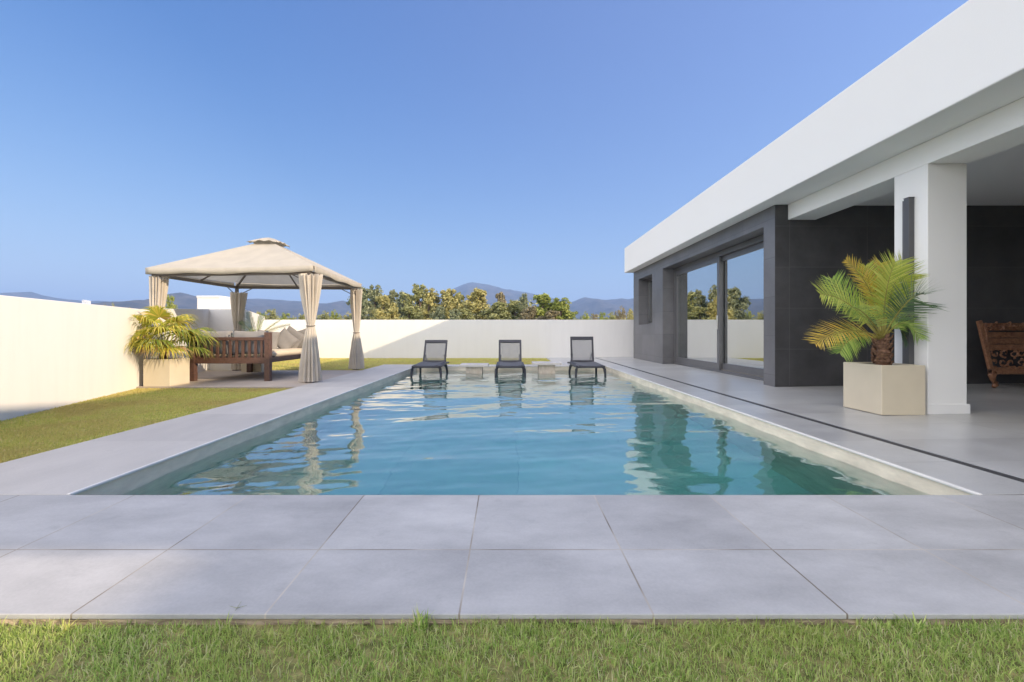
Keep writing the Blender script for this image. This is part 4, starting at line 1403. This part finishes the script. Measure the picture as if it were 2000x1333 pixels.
# ------------------------------------------------------------------ sun loungers
def lounger(x, label, angle, blen=0.64):
    W = 0.66
    y0_, yh, y1_ = 10.38, 11.50, 11.98
    t = thing("sun_lounger", label, "sun lounger", (x, 11.0, SHELF_Z), "loungers standing in the shallow end")
    zr_ = 0.105
    b = MB()
    for s in (-1, 1):
        xs = x + s * (W / 2 - 0.03)
        b.bar((xs, y0_, zr_), (xs, yh + 0.02, zr_ + 0.02), 0.06, 0.055)
        b.bar((xs, yh + 0.02, zr_ + 0.02), (xs, y1_, zr_ - 0.005), 0.05, 0.045)
    b.bar((x - W / 2 + 0.06, y0_ + 0.03, zr_), (x + W / 2 - 0.06, y0_ + 0.03, zr_), 0.06, 0.05)
    b.bar((x - W / 2 + 0.06, yh, zr_ + 0.005), (x + W / 2 - 0.06, yh, zr_ + 0.005), 0.05, 0.04)
    b.bar((x - W / 2 + 0.055, y1_ - 0.03, zr_ - 0.005), (x + W / 2 - 0.055, y1_ - 0.03, zr_ - 0.005), 0.04, 0.04)
    b.build("frame", M['lounger'], t, bevel=0.014)
    for (yy, dy) in ((y0_ + 0.02, -0.015), (11.42, 0.10)):
        for s in (-1, 1):
            xs = x + s * (W / 2 - 0.025)
            l_ = MB()
            l_.tube([(xs - s * 0.01, yy - dy * 1.2, zr_ - 0.01), (xs + s * 0.012, yy - dy * 0.3, zr_ - 0.05), (xs + s * 0.026, yy + dy * 0.4, zr_ - 0.16),
                     (xs + s * 0.030, yy + dy, SHELF_Z + 0.002)], [0.040, 0.034, 0.026, 0.022], 10)
            l_.build("leg", M['lounger'], t, smooth=True)
    # seat cloth, slightly hollow
    vs = []
    n1, n2 = 8, 20
    for j in range(n2 + 1):
        for i in range(n1 + 1):
            u_ = i / n1
            vs.append((x - W / 2 + 0.05 + (W - 0.10) * u_, y0_ + 0.01 + (yh - y0_ - 0.02) * j / n2, zr_ + 0.033 - 0.022 * math.sin(math.pi * u_) + 0.02 * j / n2))
    MB().add(vs, [(j * (n1 + 1) + i, j * (n1 + 1) + i + 1, (j + 1) * (n1 + 1) + i + 1, (j + 1) * (n1 + 1) + i) for j in range(n2) for i in range(n1)]) \
        .build("seat", M['rug_sling'], t, smooth=True, solid=0.006)
    # backrest
    c_, s_ = math.cos(R(angle)), math.sin(R(angle))
    hy, hz = yh + 0.03, zr_ + 0.03
    pt = lambda xx, q, off=0.0: (xx, hy + c_ * q - s_ * off, hz + s_ * q + c_ * off)
    bw = 0.58
    b = MB()
    upv = (0, -s_, c_)
    for s in (-1, 1):
        xs = x + s * (bw / 2 - 0.022)
        b.bar(pt(xs, 0), pt(xs, blen - 0.03), 0.044, 0.034, upv)
    b.bar(pt(x - bw / 2, blen - 0.03), pt(x + bw / 2, blen - 0.03), 0.085, 0.036, upv)
    b.bar(pt(x - bw / 2 + 0.044, 0.03), pt(x + bw / 2 - 0.044, 0.03), 0.05, 0.03, upv)
    bk = b.build("backrest_frame", M['lounger'], t, bevel=0.008)
    vs = []
    for j in range(9):
        for i in range(n1 + 1):
            u_ = i / n1
            vs.append(pt(x - bw / 2 + 0.04 + (bw - 0.08) * u_, 0.05 + (blen - 0.11) * j / 8, 0.006 - 0.012 * math.sin(math.pi * u_)))
    MB().add(vs, [(j * (n1 + 1) + i, j * (n1 + 1) + i + 1, (j + 1) * (n1 + 1) + i + 1, (j + 1) * (n1 + 1) + i) for j in range(8) for i in range(n1)]) \
        .build("backrest_sling", M['back_sling'], bk, smooth=True)
    for s in (-1, 1):
        xs = x + s * (bw / 2 - 0.05)
        b = MB()
        b.bar(pt(xs, 0.20, -0.02), (xs, y1_ - 0.05, zr_ + 0.02), 0.022, 0.03)
        b.bar(pt(xs - s * 0.02, 0.20, -0.02), pt(xs + s * 0.05, 0.20, -0.02), 0.04, 0.045)
        b.build("backrest_support", M['lounger'], t, bevel=0.004)
    return t


lounger(-1.845, "dark grey sun lounger with reclined back at the left pool edge", 57)
lounger(0.055, "dark grey sun lounger with reclined back between the two stone tables", 58)
lounger(1.865, "dark grey sun lounger with its back set most upright, beside the right pool edge", 80)


def side_table(label, x0, x1, yc, ztop, pw):
    t = thing("side_table", label, "side table", ((x0 + x1) / 2, yc, SHELF_Z), "stone tables between the loungers")
    MB().box(x0, x1, yc - 0.30, yc + 0.30, ztop - 0.055, ztop).build("tabletop", M['stone_top'], t, bevel=0.006)
    xc = (x0 + x1) / 2
    MB().box(xc - pw / 2, xc + pw / 2, yc - 0.2, yc + 0.2, SHELF_Z + 0.002, ztop - 0.0555).build("pedestal", M['travertine'], t, bevel=0.005)


side_table("low stone pedestal table between the left and middle loungers", -1.17, -0.48, 11.42, 0.105, 0.40)
side_table("taller stone pedestal table between the middle and right loungers", 0.60, 1.30, 11.42, 0.150, 0.40)

# ------------------------------------------------------------------ carved bench on the porch
bench = thing("carved_bench", "carved brown wooden bench on curled feet before the dark porch wall", "bench", (8.0, 6.95, porch_z(8)))
bz = porch_z(7.2)
fy = 6.75
X0 = 7.06


def scroll_panel(x0, x1, z0, z1, yfun, seed, rows=2, rad=0.012):
    """openwork carving: leaf scrolls and a frame"""
    g = random.Random(seed)
    b = MB()
    x = x0
    hh = (z1 - z0) / rows
    while x < x1:
        for r_ in range(rows):
            zc = z0 + hh * (r_ + 0.5) + g.uniform(-.01, .01)
            xc = x + g.uniform(-.01, .01) + 0.03 * (r_ % 2)
            ph, dirn = g.uniform(0, 6.28), g.choice((-1, 1))
            pts, rr = [], []
            for k in range(11):
                a = ph + dirn * k * 0.62
                q = hh * (0.52 - 0.038 * k)
                zz = min(z1, max(z0, zc + math.sin(a) * q))
                pts.append((xc + math.cos(a) * q * 1.15, yfun(zz) + 0.006 * math.sin(k), zz))
                rr.append(rad * (1.25 - 0.07 * k))
            b.tube(pts, rr, 6)
            for k in (2, 5):
                p_ = Vector(pts[k])
                a = g.uniform(0, 6.28)
                b.tube([p_, p_ + Vector((math.cos(a) * .03, 0, math.sin(a) * .03)), p_ + Vector((math.cos(a) * .05, 0, math.sin(a) * .04))], [rad, rad * 1.3, rad * 0.3], 6)
        x += hh * 0.95
    return b


LB = 1.9
for xx in (X0 + 0.05, X0 + LB - 0.06):
    for yy in (fy, fy + 0.34):
        b = MB()
        if yy > fy:
            xx += 0.36 if xx < X0 + 1 else -0.3
        sg = -1 if xx < X0 + 1 else 1
        b.tube([(xx + sg * 0.01, yy, bz + 0.225), (xx + sg * 0.040, yy - 0.02, bz + 0.195), (xx + sg * 0.02, yy - 0.01, bz + 0.135), (xx - sg * 0.015, yy, bz + 0.08),
                (xx - sg * 0.02, yy - 0.015, bz + 0.045), (xx + sg * 0.025, yy - 0.03, bz + 0.026)], [0.045, 0.050, 0.034, 0.024, 0.034, 0.026], 12)
        b.build("leg", M['teak'], bench, smooth=True)
b = MB().prism([(X0, fy - 0.03), (X0 + LB, fy - 0.03), (X0 + LB - 0.34, fy + 0.40), (X0 + 0.38, fy + 0.40)], bz + 0.20, bz + 0.275)
b.build("seat_frame", M['teak'], bench, bevel=0.012)
b = scroll_panel(X0 + 0.06, X0 + LB - 0.05, bz + 0.305, bz + 0.575, lambda z: fy - 0.005, 5, 2, 0.012)
b.box(X0 + 0.00, X0 + LB - 0.03, fy - 0.02, fy + 0.02, bz + 0.277, bz + 0.30)
b.box(X0 - 0.05, X0 + LB - 0.03, fy - 0.018, fy + 0.018, bz + 0.575, bz + 0.597)
b.build("carved_panel", M['teak'], bench, smooth=False)
for xa, xb_ in ((X0 + 0.0, X0 - 0.17), (X0 + LB - 0.0, X0 + LB + 0.17)):
    MB().bar((xa, fy - 0.01, bz + 0.277), (xb_, fy - 0.01, bz + 0.985), 0.06, 0.045, (0, 1, 0)).build("arm", M['teak'], bench, bevel=0.008)
b = MB()
for xs in (X0 + 0.34, X0 + LB - 0.30):
    b.bar((xs, fy + 0.33, bz + 0.27), (xs, fy + 0.40, bz + 0.96), 0.05, 0.035, (1, 0, 0))
for k in range(3):
    b.bar((X0 + 0.30, fy + 0.355 + 0.016 * k, bz + 0.585 + 0.095 * k), (X0 + LB - 0.26, fy + 0.355 + 0.016 * k, bz + 0.585 + 0.095 * k), 0.022, 0.088)
b.build("backrest", M['teak'], bench, bevel=0.004)
b = scroll_panel(X0 + 0.34, X0 + LB - 0.3, bz + 0.875, bz + 0.945, lambda z: fy + 0.365, 9, 1, 0.014)
b.bar((X0 + 0.28, fy + 0.405, bz + 0.90), (X0 + LB - 0.24, fy + 0.395, bz + 0.90), 0.03, 0.115)
b.build("crest_rail", M['teak'], bench)


# ------------------------------------------------------------------ trees beyond the wall
def make_tree(kind, seed, hgt, wid, mat, leaves=2600, leaf=0.16, low=0.18, shape=1.0, lobes=9):
    """trunk with limbs and a crown of loose leaf clumps; stands at the origin"""
    g = random.Random(seed)
    root = bpy.data.objects.new(kind, None)
    C.objects.link(root)
    tr_ = MB()
    tr_.tube([(0, 0, -0.2), (0.03 * hgt * g.uniform(-1, 1), 0, hgt * .3), (0.05 * hgt * g.uniform(-1, 1), 0.02, hgt * .62), (0, 0, hgt * .88)],
             [0.035 * hgt, 0.026 * hgt, 0.015 * hgt, 0.005 * hgt], 8)
    cl = []
    for i in range(lobes):
        q = (i + 0.5) / lobes
        z = low + (0.97 - low) * q
        env = wid / 2 * (1 - abs(2 * ((q + 0.04) ** shape) - 0.92) ** 2.6) ** 0.55 if abs(2 * ((q + 0.04) ** shape) - 0.92) < 1 else 0.1 * wid
        a = i * 2.4 + g.uniform(-.5, .5)
        r_ = max(0.20 * wid, env * g.uniform(0.50, 0.72))
        off = max(0, env - r_ * 0.8) * g.uniform(0.6, 1.1)
        cen = Vector((math.cos(a) * off, math.sin(a) * off, min(z, 0.98 - r_ * 0.55) * hgt))
        cl.append((cen, r_))
        st = Vector((0, 0, max(hgt * .12, cen.z - 0.2 * hgt)))
        tr_.tube([st, (st + cen) / 2 + Vector((0, 0, 0.03 * hgt)), cen], [0.012 * hgt, 0.008 * hgt, 0.003 * hgt], 5)
    tr_.build("trunk", M['bark'], root, smooth=True, world=False)
    # several smaller sprays hung about each clump
    sub = []
    for cen, r_ in cl:
        for _ in range(10):
            d = Vector((g.gauss(0, 1), g.gauss(0, 1), g.gauss(0.1, 1))).normalized()
            sub.append((cen + d * r_ * g.uniform(0.25, 0.95), r_ * g.uniform(0.28, 0.50)))
    cr = MB()
    for i in range(leaves):
        cen, r_ = sub[g.randrange(len(sub))]
        d = Vector((g.gauss(0, 1), g.gauss(0, 1), g.gauss(0, 0.85)))
        d = d.normalized() * r_ * (g.random() ** 0.45)
        p_ = cen + d
        if p_.z < 0.05 * hgt:
            continue
        nrm = (d.normalized() + Vector((g.gauss(0, .6), g.gauss(0, .6), g.gauss(0.2, .6)))).normalized()
        s_ = nrm.cross(Vector((g.gauss(0, 1), g.gauss(0, 1), g.gauss(0, 1)))).normalized()
        t_ = nrm.cross(s_)
        l = leaf * g.uniform(0.6, 1.35)
        cr.add([p_ - s_ * l * .5, p_ - t_ * l * .28, p_ + s_ * l * .5, p_ + t_ * l * .28], [(0, 1, 2, 3)])
    cr.build("crown", mat, root, world=False, fixn=False)
    return root


protos = {}


def tree(kind, key, label, cat, u, vtop, wpx, dist, mat, seed, group, low=0.18, shape=1.0, leaves=6500, lobes=13, base_w=0.55):
    """place a copy of one of the tree forms at its own size"""
    k = (key, seed)
    if k not in protos:
        protos[k] = make_tree(kind, seed * 13 + 5, 1.0, base_w, M[mat], leaves, 0.042, low, shape, lobes)
        o = protos[k]
    else:
        src = protos[k]
        o = src.copy()
        C.objects.link(o)
        for ch in list(src.children):
            c2 = ch.copy()
            C.objects.link(c2)
            c2.parent = o
    H = CAM_H + (650 - vtop) / F_PX * dist
    Wd = wpx / F_PX * dist
    o.location = ((u - 992) / F_PX * dist, dist, -0.14)
    o.scale = (Wd / base_w, Wd / base_w, H)
    o.rotation_euler = (0, 0, rng.uniform(0, 6.28))
    return tag(o, label, cat, group)


G1 = "trees beyond the back wall"
G2 = "low bushes beyond the back wall"
TREES = [
    ("grey", "grey_leaf", 1, 708, 560, 56, 52, "dark grey-green tree right behind the far gazebo curtain"),
    ("grey", "grey_leaf", 2, 733, 557, 44, 55, "tall loose grey-green tree next to the gazebo curtain"),
    ("gold", "gold", 1, 750, 574, 56, 47, "olive gold tree broad at its foot, second clump from the gazebo"),
    ("grey", "grey_leaf", 3, 768, 565, 40, 56, "slim grey-green tree behind the first olive gold tree"),
    ("grey", "grey_leaf", 1, 787, 567, 30, 54, "narrow grey tree in the gap left of the tall pink-topped tree"),
    ("olive", "olive", 1, 797, 572, 34, 57, "small faded olive tree beside the narrow grey one"),
    ("olive", "olive", 2, 817, 556, 58, 52, "tall olive tree left of the golden rounded one"),
    ("gold", "gold", 2, 840, 563, 52, 48, "golden rounded tree standing at the tall olive tree's right"),
    ("gold", "gold", 3, 873, 562, 62, 48, "wide golden tree just left below the mountain peak"),
    ("olive", "olive", 3, 896, 570, 42, 52, "olive tree wedged below the left mountain slope"),
    ("gold", "gold", 1, 936, 561, 62, 48, "golden dome-shaped tree directly before the mountain peak"),
    ("rust", "rust", 1, 977, 568, 36, 55, "small rusty brown tree below the right slope of the peak"),
    ("olive", "olive", 1, 972, 588, 64, 46, "dark bushy olive tree in front of the rusty one"),
    ("olive", "olive", 2, 1002, 586, 58, 48, "low spreading olive tree in the dip before the long slope"),
    ("grey", "grey_leaf", 2, 1023, 573, 30, 56, "small dark round-headed tree standing alone on the slope line"),
    ("lime", "lime", 1, 1062, 571, 70, 46, "tall yellow-green tree at the right of the row"),
    ("lime", "lime", 2, 1096, 581, 58, 45, "bright lime tree closing the row at its right end"),
    ("rust", "rust", 2, 1036, 597, 50, 44, "brown thicket tree at the foot of the tall yellow-green one"),
    ("rust", "rust", 1, 1076, 604, 58, 43, "brown twiggy tree under the bright lime one"),
    ("grey", "grey_leaf", 3, 885, 601, 38, 42, "pale sage bush in front of the wide golden tree"),
    ("grey", "grey_leaf", 1, 858, 596, 34, 43, "dark gap-filling tree between the two golden trees"),
    ("lime", "olive", 3, 905, 600, 44, 43, "low olive green tree right of the pale sage bush"),
    ("olive", "olive", 1, 800, 596, 60, 45, "dull brushy tree at the foot of the tall olive one"),
    ("gold", "gold", 3, 768, 599, 44, 44, "low gold bush-like tree by the narrow grey ones"),
]
for key, mt, sd, u, v, w_, dist, lab in TREES:
    tree("broadleaf_tree", key + mt, lab, "tree", u, v, w_ * 1.18, dist, mt, sd, G1, low=0.08 + 0.03 * sd, shape=0.85 + 0.12 * sd)
BUSH = [
    ("lime", 2, 1142, 610, 30, 44, "yellow-green bush right after the end of the tree row"), ("rust", 1, 1163, 612, 30, 42, "brown bush midway to the house corner"),
    ("lime", 1, 1178, 609, 30, 46, "bright bush left of the twiggy ones by the house"), ("olive", 2, 1197, 610, 34, 46, "olive bush near the house corner"),
    ("rust", 2, 1212, 600, 38, 48, "tall twiggy brown bush close to the house corner"), ("gold", 1, 1232, 604, 36, 46, "golden bush touching the house corner"),
    ("olive", 1, 528, 604, 46, 60, "olive bush on the rise seen under the gazebo roof"), ("lime", 1, 560, 611, 40, 62, "light green bush seen left of the near gazebo curtain"),
    ("olive", 3, 590, 612, 40, 62, "dull olive bush behind the near gazebo curtain"), ("olive", 2, 632, 609, 44, 60, "dark olive bush right of the near gazebo curtain"),
    ("lime", 2, 655, 607, 36, 64, "light round bush midway between the two pool-side curtains"), ("gold", 2, 678, 611, 44, 60, "golden bush left of the far gazebo curtain"),
    ("lime", 1, 334, 577, 36, 40, "yellow-green tree crown over the wall behind the fan palm"), ("olive", 1, 203, 596, 18, 60, "little green bush peeking over the left wall"),
    ("olive", 2, 219, 594, 16, 62, "little dark bush peeking over the left wall nearest the palm"), ("olive", 3, 250, 600, 30, 60, "low bush over the wall at the fan palm's leaf tips"),
    ("gold", 3, 292, 598, 40, 55, "golden bush behind the near left gazebo post"), ("gold", 1, 505, 609, 34, 58, "golden bush beside the end of the taller wall section"),
    ("olive", 2, 455, 600, 50, 70, "olive bush over the shaded wall left of the curtain"),
]
for mt, sd, u, v, w_, dist, lab in BUSH:
    tree("bush", "b" + mt, lab, "bush", u, v, w_ * 1.15, dist, mt, sd, G2, low=0.05, shape=0.7, leaves=4000, lobes=9, base_w=1.0)

# a wooded strip far behind that reads as one mass
b = MB()
g = random.Random(77)
for i in range(16000):
    d = g.uniform(68, 115)
    x = g.uniform(-1.25, 0.6) * d
    hmax = (2.9 + (3.0 if -0.32 < x / d < 0.13 else 0.0) + 1.6 * (0.5 + 0.5 * math.sin(x * 0.13 + d * .2)) + 0.8 * math.sin(x * .41)) * d / 100 
    z = g.random() ** 0.6 * max(1.0, hmax)
    l = g.uniform(0.25, 0.6)
    a = Vector((g.gauss(0, 1), g.gauss(0, 1), g.gauss(0, 1))).normalized()
    c_ = a.cross(Vector((g.gauss(0, 1), g.gauss(0, 1), g.gauss(0, 1)))).normalized()
    p_ = Vector((x, d, z))
    b.add([p_ - a * l * .6, p_ - c_ * l * .4, p_ + a * l * .6, p_ + c_ * l * .4], [(0, 1, 2, 3)])
o = b.build("woods", M['olive'], fixn=False)
tag(o, "low distant scrub woods stretching behind the garden walls", "woods", None, "stuff")

# far white houses
for u, v, w_, h_, lab in ((160, 586, 5, 4.5, "tiny white house far off over the left wall, left of its pair"), (166.5, 587, 4.5, 4.0, "tiny white house far off over the left wall, right of its pair")):
    d = 900.0
    a, c_ = P(u, v, d), P(u + w_, v + h_ + 6, d)
    t = thing("far_house", lab, "house", (a.x, d, c_.z), "far white houses")
    MB().box(a.x, c_.x, d, d + 7, -1, a.z - 1.2).build("wall", M['house_white'], t)
    mx_ = (a.x + c_.x) / 2
    b = MB()
    b.add([(a.x - .3, d - .3, a.z - 1.2), (c_.x + .3, d - .3, a.z - 1.2), (c_.x + .3, d + 7.3, a.z - 1.2), (a.x - .3, d + 7.3, a.z - 1.2), (mx_, d - .3, a.z), (mx_, d + 7.3, a.z)],
          [(0, 1, 4), (2, 3, 5), (0, 4, 5, 3), (1, 2, 5, 4), (0, 3, 2, 1)])
    b.build("roof", M['house_white'], t)


# ------------------------------------------------------------------ mountains
def ridge(name, pts, dist, seed, rough=1.0, depth=0.5):
    pts = sorted(pts)
    us = np.arange(pts[0][0], pts[-1][0] + 1, 3.0)
    vs_ = np.interp(us, [p[0] for p in pts], [p[1] for p in pts])
    rows = 26
    vv = []
    for j in range(rows + 1):
        t_ = j / rows                                   # 0 front foot, .65 crest, 1 back foot
        for u, v in zip(us, vs_):
            dc = dist
            H = CAM_H + (650 - v) / F_PX * dc
            if t_ <= 0.65:
                q = t_ / 0.65
                prof = q ** 1.25
                d = dc * (1 - depth * (1 - q))
            else:
                q = (1 - t_) / 0.35
                prof = q
                d = dc * (1 + 0.4 * (1 - q))
            x = (u - 992) / F_PX * dc
            nz = mnoise.fractal(Vector((x * 0.006 + seed, d * 0.0045, seed * 1.7)), 1.0, 2.1, 6)
            h = H * prof * (1 + 0.0) + nz * 0.22 * rough * H * (prof * (1 - prof) * 3.2) + nz * 0.02 * H * prof
            vv.append((x, d, max(-1.0, h) if j not in (0, rows) else -1.0))
    n = len(us)
    b = MB().add(vv, [(j * n + i, j * n + i + 1, (j + 1) * n + i + 1, (j + 1) * n + i) for j in range(rows) for i in range(n - 1)])
    o = b.build(name, M['mountain'], smooth=True)
    return struct(o)


ridge("mountain", [(700, 640), (760, 618), (820, 596), (860, 579), (880, 568), (900, 557), (915, 551), (923, 549.5), (932, 551), (945, 553), (965, 558), (990, 565),
                   (1010, 568.5), (1045, 575), (1075, 580), (1110, 587), (1160, 600), (1230, 625), (1300, 640)], 3600, 3.1)
ridge("mountain", [(1040, 625), (1085, 603), (1110, 592), (1122, 588), (1132, 583), (1143, 579.5), (1155, 582), (1170, 584.5), (1185, 584.5), (1200, 583.5), (1215, 581.5),
                   (1227, 584), (1240, 582), (1290, 576), (1350, 570), (1450, 578), (1600, 600), (1750, 635)], 2900, 8.4)
ridge("mountain", [(-420, 600), (-250, 586), (-120, 580), (-40, 576), (0, 576), (20, 575), (38, 572), (57, 569.5), (68, 573), (80, 577), (110, 582), (140, 585), (170, 590), (190, 587.5),
                   (215, 589), (260, 590), (330, 592), (420, 596), (520, 610), (600, 632)], 2700, 5.2)
ridge("mountain", [(200, 625), (260, 606), (300, 591), (318, 583), (335, 574), (350, 570), (365, 573), (382, 577), (400, 584), (430, 590), (470, 600), (540, 625)], 1700, 1.3)
ridge("mountain", [(330, 620), (380, 600), (430, 588), (470, 584), (500, 582.5), (530, 585), (560, 588), (590, 588), (620, 591), (640, 592), (655, 589), (668, 587), (685, 591), (720, 597), (780, 612),
                   (850, 632)], 2400, 9.7)

# ------------------------------------------------------------------ haze
m, nt, out = new_mat("haze")
pv = N(nt, "ShaderNodeVolumePrincipled", Density=0.00030)
pv.inputs["Color"].default_value = (0.36, 0.56, 1.0, 1)
pv.inputs["Anisotropy"].default_value = 0.0
nt.links.new(pv.outputs[0], out.inputs["Volume"])
o = MB().box(-5600, 5600, -1000, 6200, -2.6, 470).build("haze", m)
o["kind"] = "stuff"
tag(o, "pale blue haze over the far mountains", "haze", None, "stuff")
